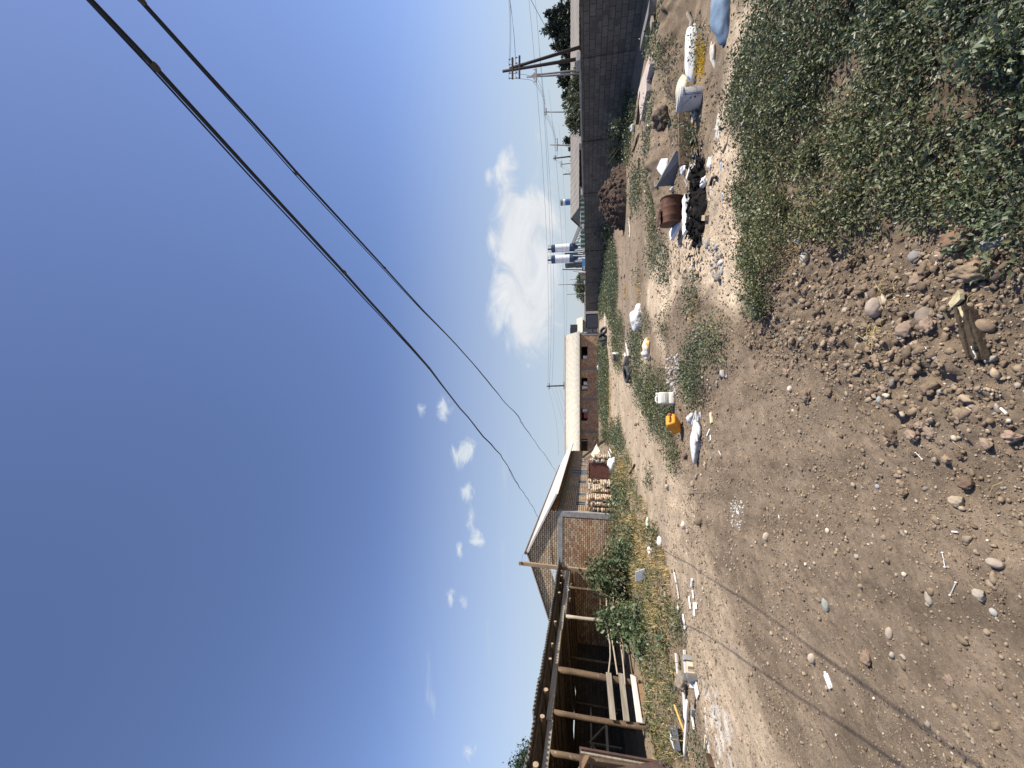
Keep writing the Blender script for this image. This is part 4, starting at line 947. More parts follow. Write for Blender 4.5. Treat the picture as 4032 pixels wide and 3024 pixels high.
GR = [(.080,.104,.042),(.116,.140,.064),(.195,.212,.135),(.048,.066,.026),(.16,.155,.062)]; GW_ = [.30,.28,.22,.14,.06]
parts = []
dn = lambda x, y: 230/(1+(y/4)**1.2)*sst(-.62, -.15, fbm(x, y, .9, 3, 71)+.5*fbm(x, y, 3.1, 2, 73)+.2)
x, y = sample_poly(W1, dn, 230, .22, 1.5, 1)
for bp in BARE1:
    k = sdf(x, y, bp)+.12*fbm(x, y, 2.5, 3, 75) < 0; x, y = x[k], y[k]
k = (np.abs(x/np.maximum(y, .1)) < 1.15) | (rng.random(len(x)) < .35); x, y = x[k], y[k]
d = np.maximum(np.hypot(x, y), 1.5); hh = rnd(len(x), .09, .25)*(.75+1.3*sst(-.2, .5, fbm(x, y, 1.1, 2, 72)))
parts.append(plants(x, y, hh, rnd(len(x), .06, .15), np.clip(240/d, 42, 84), np.clip(.018+.003*d, .023, .05), GR, GW_))
sub = rng.random(len(x)) < .05
parts.append(plants(x[sub], y[sub], hh[sub]*1.5, rnd(sub.sum(), .05, .1), np.full(sub.sum(), 26), np.full(sub.sum(), .045), [(.14,.17,.10),(.11,.14,.08)]))
v, f, c = join(parts)
tag(link('weed_cover', np_mesh('weed_cover', v, f, M_LEAF, c)), 'dense low grey-green weeds filling the near right ground', 'weeds', kind='stuff')
parts = []
for i, p in enumerate([W2]+WS+[W9, W10, W11]):
    x, y = sample_poly(p, lambda x, y: 110/(1+(y/6)**1.3)*sst(-.85, -.3, fbm(x, y, .8, 2, 90+i)), 110, .22, 1.4, i)
    if not len(x): continue
    d = np.hypot(x, y); parts.append(plants(x, y, rnd(len(x), .08, .22)*(1+np.clip(d/20, 0, 1.8)), rnd(len(x), .09, .2)*(1+d/18), np.clip(230/d, 16, 50), np.clip(.022+.0032*d, .028, .17), GR, GW_))
x, y = sample_poly(LEFTG, lambda x, y: 28/(1+(y/9)**1.3)*sst(-.3, .3, fbm(x, y, .6, 2, 95)+.1), 28, .3, .8, 5)
d = np.hypot(x, y); parts.append(plants(x, y, rnd(len(x), .10, .34), rnd(len(x), .1, .24), np.clip(230/d, 14, 40), np.clip(.03+.003*d, .03, .12), GR+[(.13,.12,.05)], GW_[:4]+[.03,.03]))
v, f, c = join(parts)
tag(link('yard_weeds', np_mesh('yard_weeds', v, f, M_LEAF, c)), 'patches of low green weeds across the dirt yard', 'weeds', kind='stuff')
def blades(x, y, nb, ln, cols, w=None, wd=.006, lean=.5):
    cnt = np.maximum(nb.astype(int), 2); i = np.repeat(np.arange(len(x)), cnt); n = len(i)
    bx, by = x[i]+rng.normal(size=n)*.05, y[i]+rng.normal(size=n)*.05
    P = np.stack([bx, by, height(bx, by)-.01], 1); t = rnd(n, 0, 6.283); le = rnd(n, .05, lean*2)
    D = np.stack([np.cos(t)*le, np.sin(t)*le, np.ones(n)], 1); D /= np.linalg.norm(D, axis=1)[:, None]
    L_ = (ln[i]*rnd(n, .5, 1.2))[:, None]; S = np.stack([-np.sin(t), np.cos(t), np.zeros(n)], 1)
    W_ = (wd*np.clip(np.hypot(bx, by)/5, .5, 4))[:, None]
    M_ = P+D*L_*.55; T = P+D*L_*.95+np.stack([np.cos(t), np.sin(t), -np.ones(n)*.6], 1)*L_*.22*rnd(n, 0, 1)[:, None]
    v = np.stack([P-S*W_*.5, P+S*W_*.5, M_+S*W_*.4, M_-S*W_*.4, T], 1).reshape(-1, 3); b = np.arange(n)[:, None]*5
    f = np.stack([b+np.array((0,1,2)), b+np.array((0,2,3)), b+np.array((3,2,4))], 1).reshape(-1, 3)
    return v, f, np.repeat(pick(cols, n, w), 5, 0)
ST_ = [(.46,.33,.14),(.58,.44,.21),(.33,.24,.11),(.17,.17,.07)]
parts = []
x, y = sample_poly(W1, lambda x, y: 16/(1+(y/5)**1.2)*sst(.25, -.3, fbm(x, y, .9, 3, 71)), 16, .2, 1.5, 66); 
parts.append(blades(x, y, np.full(len(x), 7), rnd(len(x), .05, .2), [(.30,.23,.12),(.38,.30,.17),(.20,.16,.09),(.10,.13,.05)], None, .0035, 1.1))
DRY = [Z_(4, [(1180,60),(1330,60),(1480,30),(1490,500),(1530,640),(1480,760),(1400,600),(1300,420),(1250,300)]), Z_(3, [(1180,1080),(1250,1150),(1400,1290),(1480,1600),(1250,1659),(1150,1300)]), Z_(3, [(1080,640),(1170,640),(1170,800),(1080,830)]), Z_(4, [(1480,640),(1560,800),(1590,1000),(1560,1040),(1500,900)])]
for i, p in enumerate(DRY):
    x, y = sample_poly(p, lambda x, y: 120/(1+(y/9)**1.2)*sst(-.35, .15, fbm(x, y, 1.4, 3, 44)), 120, .2, 1, i+20)
    parts.append(blades(x, y, np.full(len(x), 10), rnd(len(x), .08, .28), ST_, [.42,.34,.14,.1], .006, .8))
x, y = sample_poly(LEFTG, lambda x, y: 34/(1+(y/9)**1.2), 34, .3, .8, 30)
parts.append(blades(x, y, np.full(len(x), 10), rnd(len(x), .08, .32), ST_+[(.085,.12,.045),(.12,.15,.065)], [.16,.12,.10,.16,.26,.20], .006, .9))
for (n_, a_, b_, r_) in ((2,1065,705,.5),(2,1245,690,.4),(2,1670,810,.22),(1,1160,850,.6),(2,1030,650,.9),(3,940,-100,1.2),(3,935,-30,1.2),(2,1060,1060,.7),(2,1070,1140,.5),(3,1015,250,1.2),(3,1015,60,1.0),(3,1030,450,1.0),(2,1130,720,.4),(1,1640,640,.35),(6,430,620,.12)):
    c_ = zg(n_, a_, b_); n = int(14+34*r_); x, y = c_[0]+rng.normal(size=n)*r_*.6, c_[1]+rng.normal(size=n)*r_*.6
    parts.append(blades(x, y, np.full(n, 7), np.full(n, .09+.08*r_), ST_, [.45,.35,.15,.05], .006, 1.0))
v, f, c = join(parts)
tag(link('dry_grass', np_mesh('dry_grass', v, f, M_GRASS, c)), 'straw coloured dry grass along the shed verge and in tufts on the yard', 'grass', kind='stuff')
parts = []
for (n_, pts, cl, dm) in ((1, [(1700,310),(1760,330),(1765,600),(1695,600)], [(.66,.44,.03),(.55,.36,.03)], 380), (1, [(1600,1110),(1690,1140),(1690,1290),(1610,1280)], [(.28,.17,.05),(.36,.24,.08)], 60), (1, [(1900,1480),(1960,1490),(1955,1620),(1915,1640)], [(.45,.30,.10),(.38,.25,.09)], 90)):
    x, y = sample_poly(Z_(n_, pts), lambda x, y: dm+0*x, dm, .08, 3, 50); parts.append(blades(x, y, np.full(len(x), 9), rnd(len(x), .04, .12), cl, None, .006, .9))
v, f, c = join(parts)
tag(link('yellow_dodder', np_mesh('yellow_dodder', v, f, M_GRASS, c)), 'tangled yellow and rusty threads of dodder growing by the bucket and the burnt heap', 'ground cover', kind='stuff')
# ---- big leaved bushes before the shed
def bush(name, label, base, lobes, nleaf, ls, cols=None, group=None, cat='bush', stems=7):
    bx, by = base; bz = hz(bx, by); e = empty(name, (bx, by, bz), label, cat, group)
    mb = MB(); allP = []
    for (lx, ly, lz, rx, rz_) in lobes:
        n = int(nleaf*rx*rz_/sum(l[3]*l[4] for l in lobes)); q = rng.normal(size=(n, 3)); q /= np.linalg.norm(q, axis=1)[:, None]; q *= (rng.random(n)**.45)[:, None]
        allP.append(q*np.array((rx, rx, rz_))+np.array((lx, ly, lz)))
        for _ in range(stems):
            a_ = rng.normal(size=2)*.04; t_ = rng.normal(size=2)*rx*.5
            mb.tube([(a_[0], a_[1], -.05), (lx*.5+t_[0]*.5, ly*.5+t_[1]*.5, lz*.55), (lx+t_[0], ly+t_[1], lz+rz_*.5)], [.012, .009, .004], 5)
    P = np.concatenate(allP); P = P[P[:, 2] > .02]; n = len(P)
    A = P*np.array((1, 1, .15)); A /= np.linalg.norm(A, axis=1)[:, None]+1e-6; A = A+rng.normal(size=(n, 3))*.5; A[:, 2] -= .15; A /= np.linalg.norm(A, axis=1)[:, None]
    L_ = ls*rnd(n, .55, 1.3); v, f = leaf_geo(P, A, L_, L_*rnd(n, .6, .85), .12, .3)
    c = np.repeat(pick(cols or [(.075,.115,.05),(.10,.14,.065),(.06,.09,.04),(.13,.16,.08)], n), 4, 0)
    link('leaves', np_mesh('leaves', v, f, M_LEAF, c), e); mb.build('stem', M_STEM, e, smooth=True); return e
def bpos(n_, a_, b_): return zg(n_, a_, b_)
bush('broadleaf_bush', 'largest broad-leaved bush climbing in front of the square timber pole', (-6.9, 14.6), [(-.3,0,.85,.65,.8),(.35,0,.6,.7,.6),(-.1,.2,1.3,.5,.45),(.7,.2,.35,.5,.35),(-.8,.1,.5,.5,.5)], 1500, .15, group='broad-leaved bushes by the shed')
bush('broadleaf_bush', 'broad-leaved bush hanging over the pole rails in the middle of the shed front', (-7.6, 12.6), [(0,0,.6,.5,.65),(.3,-.35,.35,.5,.4),(-.1,.3,1.0,.4,.4)], 800, .14, group='broad-leaved bushes by the shed')
bush('broadleaf_bush', 'low spreading broad-leaved bush below the pole rails nearest the plank rails', (-6.9, 11.0), [(0,0,.28,.5,.35),(.3,.4,.25,.45,.3),(.1,-.4,.2,.4,.25)], 480, .12, group='broad-leaved bushes by the shed')
bush('broadleaf_bush', 'small broad-leaved bush with yellowing leaves between two larger bushes', (-7.8, 14.0), [(0,0,.28,.3,.32)], 90, .13, [(.09,.14,.05),(.25,.26,.08),(.08,.12,.05)], 'broad-leaved bushes by the shed')
bush('broadleaf_bush', 'isolated little plant with round leaves at the edge of the dry grass', (-5.2, 8.2), [(0,0,.10,.16,.14)], 40, .09, group='broad-leaved bushes by the shed')
bush('leafy_bush', 'low green bush at the foot of the barn gable corner', (-6.6, 21.0), [(0,0,.32,.7,.36),(1.1,-.8,.2,.5,.28),(-1.1,-.6,.3,.6,.36)], 520, .13, group='bushes by the barn gable')
bush('leafy_bush', 'dense rounded green bush at the road edge before the brick stacks', (-4.55, 15.2), [(0,0,.28,.5,.3),(.2,.9,.25,.5,.28)], 420, .085, group='bushes by the barn gable')
bush('leafy_bush', 'second low bush in the verge nearer the dry grass', (-5.0, 13.2), [(0,0,.24,.5,.28),(-.6,.2,.25,.4,.25)], 360, .085, group='bushes by the barn gable')
bush('dark_shrub', 'dark scrubby shrub behind the narrow brick stack', (-4.1, 29.5), [(0,0,.6,.6,.6)], 260, .12, [(.04,.055,.03),(.06,.075,.035)], cat='shrub')
bush('wall_weed', 'pale weedy plant growing high against the shaded block wall', (wallX(28.5)-.5, 28.5), [(0,0,.9,.25,.35)], 60, .16, [(.10,.12,.08),(.14,.15,.10)], cat='plant')
bush('wall_shrub', 'tall shaded weeds against the foot of the block wall behind the concrete slab', (10.2, 15.6), [(0,0,.45,.5,.5),(.4,1.2,.5,.5,.55),(.2,2.3,.5,.5,.5)], 700, .11, [(.05,.075,.04),(.08,.10,.05)], cat='weeds')
bush('wall_shrub', 'green weeds growing at the shaded wall foot beyond the dark soil mound', (10.2, 25), [(0,0,.35,.5,.4),(.2,2,.4,.6,.45),(.3,4,.45,.6,.5)], 500, .14, [(.05,.075,.04),(.08,.10,.05)], cat='weeds')
# ---- trees
def crown(P_lobes, n, ls, cols, squash=.5):
    """many leaf clumps spread through the lobes' volume"""
    W_ = np.array([l[3]*l[4] for l in P_lobes]); W_ = W_/W_.sum(); out = []
    for l, w_ in zip(P_lobes, W_):
        m = int(n*w_); nc = max(4, m//26); q = rng.normal(size=(nc, 3)); q /= np.linalg.norm(q, axis=1)[:, None]; q *= (.35+.65*rng.random(nc)**.5)[:, None]
        cc = q*np.array((l[3], l[3], l[4]))+np.array(l[:3]); i = rng.integers(0, nc, m)
        out.append(cc[i]+rng.normal(size=(m, 3))*np.array((l[3], l[3], l[4]))*.20)
    P = np.concatenate(out); n = len(P)
    A = rng.normal(size=(n, 3)); A[:, 2] += squash; A /= np.linalg.norm(A, axis=1)[:, None]
    L_ = ls*rnd(n, .5, 1.4); v, f = leaf_geo(P, A, L_, L_*rnd(n, .3, .6), .2, .1)
    return v, f, np.repeat(pick(cols, n), 4, 0)
def tree(name, label, base, hgt, lobes, n, ls, cols, group=None, cat='tree', tr=.15, squash=.5):
    e = empty(name, (base[0], base[1], 0), label, cat, group)
    mb = MB(); mb.tube([(0,0,-.2), (.03,0,hgt*.4), (-.02,.03,hgt*.9)], [tr, tr*.7, tr*.15], 8)
    for l in lobes[:8]: mb.tube([(0,0,max(.3, l[2]-l[4]*.8)), (l[0]*.6, l[1]*.6, l[2])], [tr*.4, tr*.12], 5)
    mb.build('trunk', M_BARK, e, smooth=True); v, f, c = crown(lobes, n, ls, cols, squash); link('crown', np_mesh('crown', v, f, M_LEAF, c), e); return e
DK = [(.016,.026,.018),(.024,.036,.024),(.012,.020,.014),(.034,.046,.03)]
def cone_lobes(h, r, n=7):
    return [(random.uniform(-.25, .25)*r, random.uniform(-.25, .25)*r, h*(.12+.82*i/(n-1)), r*(1-.72*(i/(n-1))**1.4)*random.uniform(.8, 1.1), h*.13) for i in range(n)]
CG = 'dark conifers beyond the long roof'
for (zx, zy, wz, lab) in ((600,75,140,'bushy dark conifer at the right end of the row beyond the long roof'),(545,130,90,'dark conifer with a sharp side spire next to the rightmost one'),(525,235,120,'tallest dark conifer of the row, left of the gap in the crowns'),(570,290,90,'dark conifer just left of the tallest one'),(590,345,100,'dark conifer right behind the A-frame pole'),(640,430,110,'squat dark conifer behind the legs of the A-frame pole'),(635,530,110,'squat dark conifer left of the A-frame pole'),(640,610,110,'dark conifer behind the grey concrete pole'),(660,680,90,'small dark conifer left of the grey concrete pole'),(655,760,80,'last small dark conifer, rising out of the feathery bushes')):
    p = zat(1, zx, zy, 62); r = wz*.4973/2/F*62*1.25
    tree('dark_conifer', lab, (p.x, 62), p.z, cone_lobes(p.z*1.06, r*1.55, 9), 6500, .42, DK, CG, tr=.18, squash=1.2)
FE = [(.13,.155,.085),(.10,.125,.065),(.16,.175,.11),(.08,.10,.055)]
for (zx, zy, wz, lab) in ((720,560,190,'low olive bush below the concrete pole just above the wall'),(690,720,180,'olive feathery bush in the middle of the row above the wall'),(645,860,200,'tallest feathery pale green bush behind the slim pole'),(660,960,150,'feathery pale green bush at the left end of the row above the wall')):
    p = zat(1, zx, zy, 40); r = wz*.4973/2/F*40*1.1; h_ = p.z
    tree('feathery_bush', lab, (p.x, 40), h_, [(random.uniform(-.5,.5)*r, random.uniform(-.4,.4)*r, h_*random.uniform(.45,.86), r*.6, h_*.16) for _ in range(9)]+[(0,0,h_*.45,r,h_*.4)], 4200, .30, FE, 'feathery bushes above the wall', 'bush', .09, 1.2)
for (zx, zy, wz, lab) in ((625,1130,80,'rounded dark conifer behind the grey pole with a short crossarm'),(678,1182,40,'tiny dark conifer between two rounded ones above the long roof'),(680,1245,90,'rounded dark conifer behind the dark timber pole')):
    p = zat(1, zx, zy, 95); r = wz*.4973/2/F*95
    tree('round_conifer', lab, (p.x, 95), p.z, [(random.uniform(-.4,.4)*r, random.uniform(-.4,.4)*r, p.z*random.uniform(.5,.9), r*.6, p.z*.14) for _ in range(7)]+[(0,0,p.z*.6,r*.8,p.z*.3)], 1300, .45, DK, 'rounded dark conifers above the long roof', tr=.2)
p = at(2258, 1128, 82); GT = [(.07,.10,.03),(.10,.13,.045),(.05,.07,.022),(.14,.15,.06)]
tree('round_tree', 'round sunlit green tree beyond the far part of the block wall', (p.x, 82), p.z, [(dx, dy, p.z*hz_, r_, p.z*.17) for dx, dy, hz_, r_ in ((0,0,.8,1.3),(1.4,0,.72,1.3),(-1.3,.3,.72,1.3),(.5,-.8,.55,1.7),(-2.2,0,.5,1.2),(2.3,.2,.5,1.0),(-.4,.5,.62,1.8),(-3.0,0,.36,1.0),(2.6,0,.3,1.0))], 5200, .30, GT, tr=.2)
p = at(2290, 1182, 90); tree('grey_green_tree', 'lower grey-green tree sloping down beside the round tree', (p.x, 90), p.z, [(0,0,p.z*.6,2.0,p.z*.3),(-1.8,0,p.z*.35,1.5,p.z*.25),(1.5,0,p.z*.75,1.3,p.z*.2)], 1600, .32, [(.06,.085,.06),(.08,.10,.075)], tr=.15)
p = at(1990, 3000, 26); r = 3.0
tree('leafy_tree', 'dark green round tree behind the near end of the timber shed roof', (p.x-1.0, 26), p.z, [(dx, dy, p.z+dz, rr, rr*.75) for dx, dy, dz, rr in ((.6,0,-.8,.9),(-.8,0,-.6,1.0),(1.2,0,-1.6,.9),(0,.5,-1.5,1.4),(-1.8,0,-1.4,1.2),(.4,-.6,-2.2,1.4),(-1,0,-2.6,1.6),(1.4,.4,-2.6,.9))], 5200, .20, [(.022,.045,.022),(.035,.06,.03),(.05,.08,.04)], tr=.2)
p = at(2294, 1325, 64); bush('roof_weed', 'tuft of green growing between the gate and the outbuilding wall', (p.x, 63.5), [(0,0,2.3,.6,.5)], 150, .2, GT, cat='plant')
# ================================================================ stones, rubbish and small things
import mathutils
def gp(sx, sy, z=None):
    """where a pixel meets the real, uneven ground"""
    d = ray(sx, sy); zz = 0.0
    for _ in range(4 if z is None else 1):
        if z is not None: zz = z
        t = (zz-EYE)/d[2]; p = (d[0]*t, d[1]*t)
        if z is None: zz = .5*zz+.5*hz(*p) if _ else hz(*p)
    return p
def zg(n, zx, zy, z=None): return gp(*zp(n, zx, zy), z)
nz = mathutils.noise
def ico(sub):
    bm = bmesh.new(); bmesh.ops.create_icosphere(bm, subdivisions=sub, radius=1); bm.verts.ensure_lookup_table()
    V = np.array([v.co for v in bm.verts]); Fc = np.array([[v.index for v in f.verts] for f in bm.faces]); bm.free(); return V, Fc
def rockify(V, seed, ang=.5, rough=.12):
    r_ = np.random.default_rng(seed); V = V.copy()
    for _ in range(9):                      # chip planes off
        n = r_.normal(size=3); n /= np.linalg.norm(n); d = r_.uniform(.55, .95); s = V @ n-d; k = s > 0; V[k] -= np.outer(s[k], n)*ang*1.6
    o = Vector((seed*3.1, seed*1.7, 0))
    k = np.array([nz.fractal(Vector(v)*2.0+o, .6, 2.1, 6) for v in V]); V *= (1+rough*k)[:, None]; return V
V3, F3 = ico(3); V1, F1 = ico(1); V4, F4 = ico(4)
ROCKS = [rockify(V4, s, a, r) for s, a, r in ((1,.62,.34),(2,.62,.26),(3,.15,.06),(4,.62,.44),(5,.6,.2),(6,.12,.05),(7,.6,.42),(8,.62,.32))]
PEB = [rockify(V1, 20+s, .8, .18) for s in range(8)]
M_ST = {}
def stone_mat(c):
    k = tuple(round(v, 3) for v in c)
    if k not in M_ST: M_ST[k] = mat('stone', c, tuple(v*.72 for v in c), 9, .92, .2, bump=.5, bscale=45, dist=.006, dirt=(5,.6,tuple(v*1.25 for v in c)))
    return M_ST[k]
BROWN, GREY, PALE, PINK, DARKB = (.205,.15,.104), (.25,.24,.23), (.42,.37,.31), (.30,.22,.165), (.135,.098,.07)
STN = [0]
def stone(n_, x1_, y1_, x2_, y2_, shape, col, label=None, sink=.25, flat=.75, group='loose stones on the near ground', name='stone'):
    """stone whose outline spans the given zoom rectangle"""
    a_, b_ = zp(n_, (x1_+x2_)/2, (y1_+y2_)/2); t = (0-EYE)/ray(a_, b_)[2]
    wx = abs(y2_-y1_)*.5118/F*t*.45; hy = abs(x2_-x1_)*.5118/F*t*.45
    gx, gy = gp(a_+abs(x2_-x1_)*.1, b_); dep = max(.55*wx, hy*.95)
    STN[0] += 1
    me = np_mesh(name, ROCKS[shape]*np.array((wx, dep, max(wx, hy)*flat)), F4, stone_mat(col), smooth=shape in (2, 5))
    o = link(name, me, None, (gx, gy, hz(gx, gy)+max(wx, hy)*flat*(1-2*min(.48, sink+.12))*.7), random.uniform(-.3, .3) if shape not in (2,) else 0)
    return tag(o, label or 'small brown stone lying loose on the bare earth', 'stone', group)
stone(6,1605,390,1845,590,7,(0.210,0.139,0.097),'large squarish reddish-brown rock at the weed edge near the bottom corner',-.05,.9)
stone(6,1835,445,2060,560,5,(.25,.27,.27),'smooth blue-grey boulder half hidden under the weeds',.2,.6)
stone(6,1690,645,1995,830,3,(0.260,0.197,0.134),'big knobbly tan rock just beyond the splintered plank',-.05,.75)
stone(6,1365,975,1535,1155,2,(.235,.195,.155),'large smooth rounded brown cobble among the clods',.2,.8)
stone(6,1000,915,1118,1082,5,(.36,.295,.24),'pale pinkish rounded stone with brown veins',.2,.8)
stone(6,1300,545,1435,655,2,(.26,.245,.225),'grey oval cobble near the weed edge',.2,.7)
stone(6,1150,1095,1375,1245,4,(0.277,0.210,0.155),'broad flat reddish clod sunk into the earth',.42,.5)
stone(6,1385,645,1510,795,0,BROWN,'rough brown lump right of the pale veined stone',.25)
stone(6,500,565,555,655,5,(.62,.55,.42),'small creamy white stone beside the orange tuft',.2)
stone(6,430,445,518,525,4,(.36,.37,.37),'grey and black speckled stone at the tip of the weeds',.2)
stone(6,795,615,895,725,3,BROWN,'brown crumbly clod below the weed edge',.25); stone(6,1590,748,1690,808,4,(.28,.22,.16),'small flat tan stone left of the big knobbly rock',.2,.6)
stone(6,650,500,765,615,0,(0.218,0.164,0.113),'square tan clod at the weed tip',.25); stone(6,1855,790,1930,850,4,(.25,.20,.15),'wedge shaped stone under the big knobbly rock',.2,.6)
stone(6,920,1115,1020,1190,0,(.24,.19,.14),'flat split stone beside the pile of straw',.25,.6); stone(6,465,1215,530,1270,2,(.28,.24,.20),'small dark round pebble on the road edge',.2)
stone(7,1618,968,1765,1085,4,(.38,.31,.225),'pale beige stone beside the dark angular one',.25,.8); stone(7,1695,825,1830,945,7,(.17,.12,.085),'dark brown angular stone beside the pale beige one',.15,.95)
stone(7,2020,475,2205,585,0,(0.336,0.244,0.181),'tan angular rock casting a deep shadow at the bottom edge',.15,.8); stone(7,1785,245,1862,325,2,(.33,.27,.21),'perfectly round brown pebble in the foreground',.15,.95)
stone(7,380,130,432,185,2,(.55,.50,.42),'bright white round pebble at the end of the rut',.2); stone(7,665,150,745,225,7,(.20,.15,.11),'dark angular stone near the rut',.2,.9)
stone(7,1068,212,1112,275,5,(.31,.35,.35),'flat blue-grey pebble in the middle of the track',.35,.6); stone(7,465,150,585,290,3,(.22,.165,.115),'round brown clod near the white pebble',.3)
stone(7,1405,425,1550,570,3,(0.277,0.210,0.151),'broad tan clod sunk in the near earth',.38,.6); stone(7,1615,285,1795,460,3,(0.269,0.210,0.143),'widest pale brown clod of the near earth',.42,.5)
stone(7,1245,925,1315,1000,0,(.21,.155,.11),'dark clod with a deep shadow beside the track centre',.2,.9); stone(7,1050,890,1100,930,5,(.32,.34,.35),'small blue-grey pebble next to the dark clod',.3,.6)
stone(7,205,1258,250,1340,5,(.48,.40,.30),'creamy oval pebble lying on the smooth part of the track',.25); stone(7,665,1220,720,1280,4,(.58,.50,.38),'cream chipped stone pressed into the track',.35,.5)
stone(8,1900,45,2045,125,5,(.38,.315,.25),'long pale finger-shaped stone in the near right of the track',.2,.6); stone(8,1812,272,1925,382,4,(.38,.33,.265),'whitish blocky pebble below the finger-shaped stone',.2,.8)
stone(8,548,772,610,865,5,(.44,.37,.28),'pale oval pebble between the two cable shadows',.2); stone(8,640,338,712,460,5,(.30,.31,.28),'flat grey-green stone pressed into the track',.42,.5)
stone(8,930,755,1040,880,7,(0.252,0.181,0.126),'brown stone on the upper cable shadow',.3,.7); stone(8,1265,145,1315,195,4,(.56,.50,.42),'small cream angular stone',.2); stone(8,1930,430,2000,490,5,(.37,.36,.33),'slim grey pebble beside the whitish blocky one',.3,.6)
stone(8,1140,570,1195,680,5,(.38,.32,.25),'flat long pebble right of the brown stone',.42,.5); stone(8,1560,945,1680,1060,3,(0.252,0.189,0.139),'flat brown clod beyond the second cable shadow',.42,.45)
stone(6,2290,640,2330,700,4,BROWN,sink=.2)
# generic loose stones and clods share one description
GL = 'loose brown clod of the broken strip of earth between the weeds and the smooth track'
ctr = 0
while ctr < 120:
    x = random.uniform(-.9, 1.6); y = 1.9+random.random()**1.4*4.2
    s_ = float(sdf(np.array([x]), np.array([y]), CLOD)[0])
    if abs(x-.25) < .24 and abs(y-2.02) < .12: continue
    if s_ < -.2 or float(sdf(np.array([x]), np.array([y]), W1)[0]) > .08: continue
    r_ = random.choice((.016,.02,.024,.03,.038))*random.uniform(.8, 1.1); ctr += 1
    sh = random.choice((0,1,3,4,6,7)); c_ = random.choice((BROWN, BROWN, BROWN, (.28,.21,.145), DARKB, (.21,.16,.115), PINK))
    me = np_mesh('clod', ROCKS[sh]*np.array((r_*random.uniform(.8,1.3), r_, r_*random.uniform(.5,.9))), F4, stone_mat(c_))
    tag(link('clod', me, None, (x, y, hz(x, y)+r_*.05), random.uniform(0, 6)), GL, 'clod', 'loose clods of the broken strip')
# gravel: nobody could count it
def gravel(name, label, x, y, r, cols, w=None, sink=.25):
    n = len(x); per = rng.integers(0, len(PEB), n); V, Fc, C = [], [], []; o = 0; z = height(x, y); col = pick(cols, n, w)
    for k_ in range(len(PEB)):
        i = np.where(per == k_)[0]; m = len(i)
        if not m: continue
        a = rnd(m, 0, 6.283); ca, sa = np.cos(a)[:, None], np.sin(a)[:, None]; b = PEB[k_]
        sx_ = r[i][:, None]*rnd(m, .8, 1.5)[:, None]; sy_ = r[i][:, None]*rnd(m, .7, 1.1)[:, None]; sz_ = r[i][:, None]*rnd(m, .45, .9)[:, None]
        bx, by, bz = b[None, :, 0]*sx_, b[None, :, 1]*sy_, b[None, :, 2]*sz_
        V.append(np.stack([bx*ca-by*sa+x[i][:, None], bx*sa+by*ca+y[i][:, None], bz+(z[i]+r[i]*.5*(1-2*sink))[:, None]], 2).reshape(-1, 3))
        Fc.append((F1[None]+(np.arange(m)*len(b))[:, None, None]).reshape(-1, 3)+o); C.append(np.repeat(col[i], len(b), 0)); o += m*len(b)
    return tag(link(name, np_mesh(name, np.concatenate(V), np.concatenate(Fc), M_GRAV, np.concatenate(C))), label, 'gravel', kind='stuff')
M_GRAV = attr_mat('gravel_stone', .95, .15, 60, .3, bump=.4, dist=.004)
GC = [(.21,.158,.11),(.30,.232,.165),(.165,.124,.088),(.37,.31,.235),(.25,.225,.19),(.47,.41,.33)]; GWt = [.42,.27,.2,.05,.04,.02]
n = 95000
ly = np.exp(rnd(n, math.log(1.6), math.log(9.5))); lx = rnd(n, -1.1, .75)*ly
ms = sst(-.25, .3, fbm(lx, ly, 1.6, 3, 101)+.35*sst(-.2, .3, sdf(lx, ly, CLOD))-.05); k = (rng.random(n) < .30+.7*ms**1.5) & (sdf(lx, ly, W1) < .25)
lx, ly = lx[k], ly[k]; ex, ey = rnd(9000, -5, 5), rnd(9000, -1.5, 3.2); k = (np.abs(ex) > 1.05*ey) & (sdf(ex, ey, W1) < .1); lx, ly = np.concatenate([lx, ex[k]]), np.concatenate([ly, np.maximum(ey[k], -1.5)]); rr = np.exp(rng.normal(math.log(.0036), .62, len(lx)))*np.clip(ly/3.2, .8, 2.0); rr = np.clip(rr, .0018, .022)
gravel('gravel', 'fine gravel and crumbs scattered over the dirt track', lx, ly, rr, GC, GWt)
PEB = [rockify(ico(2)[0], 40+s, .62, .4) for s in range(8)]; F1 = ico(2)[1]
n = 9000; x = rnd(n, -.7, 2.2); y = 1.7+rng.random(n)**1.3*4.4; s_ = sdf(x, y, CLOD)+.25*fbm(x, y, 1.5, 2, 7); k = (s_ > 0) & (sdf(x, y, W1) < .12); x, y = x[k], y[k]
gravel('clod_crumbs', 'crumbly clods and small stones of the broken strip beside the weeds', x, y, np.clip(np.exp(rng.normal(math.log(.009), .55, len(x))), .004, .030), GC, [.42,.2,.27,.04,.05,.02])
parts_x, parts_y = [], []
for pl, dm in ((Z_(2, [(1790,300),(1890,320),(1920,480),(1890,640),(1830,650),(1800,480)]), 520), (Z_(2, [(1450,1190),(1560,1180),(1590,1330),(1540,1480),(1460,1470)]), 420), (Z_(2, [(1760,1330),(1960,1230),(2000,1320),(1800,1520)]), 130), (Z_(3, [(1450,20),(1560,0),(1560,110),(1490,110)]), 120)):
    x, y = sample_poly(pl, lambda x, y: dm+0*x, dm, .15, 2, 77); parts_x.append(x); parts_y.append(y)
x, y = np.concatenate(parts_x), np.concatenate(parts_y)
gravel('rubble_patch', 'patches of grey broken rubble on the sandy ground', x, y, np.clip(np.exp(rng.normal(math.log(.016), .55, len(x))), .006, .06), [(.24,.21,.18),(.31,.28,.25),(.18,.15,.12),(.38,.36,.33)])
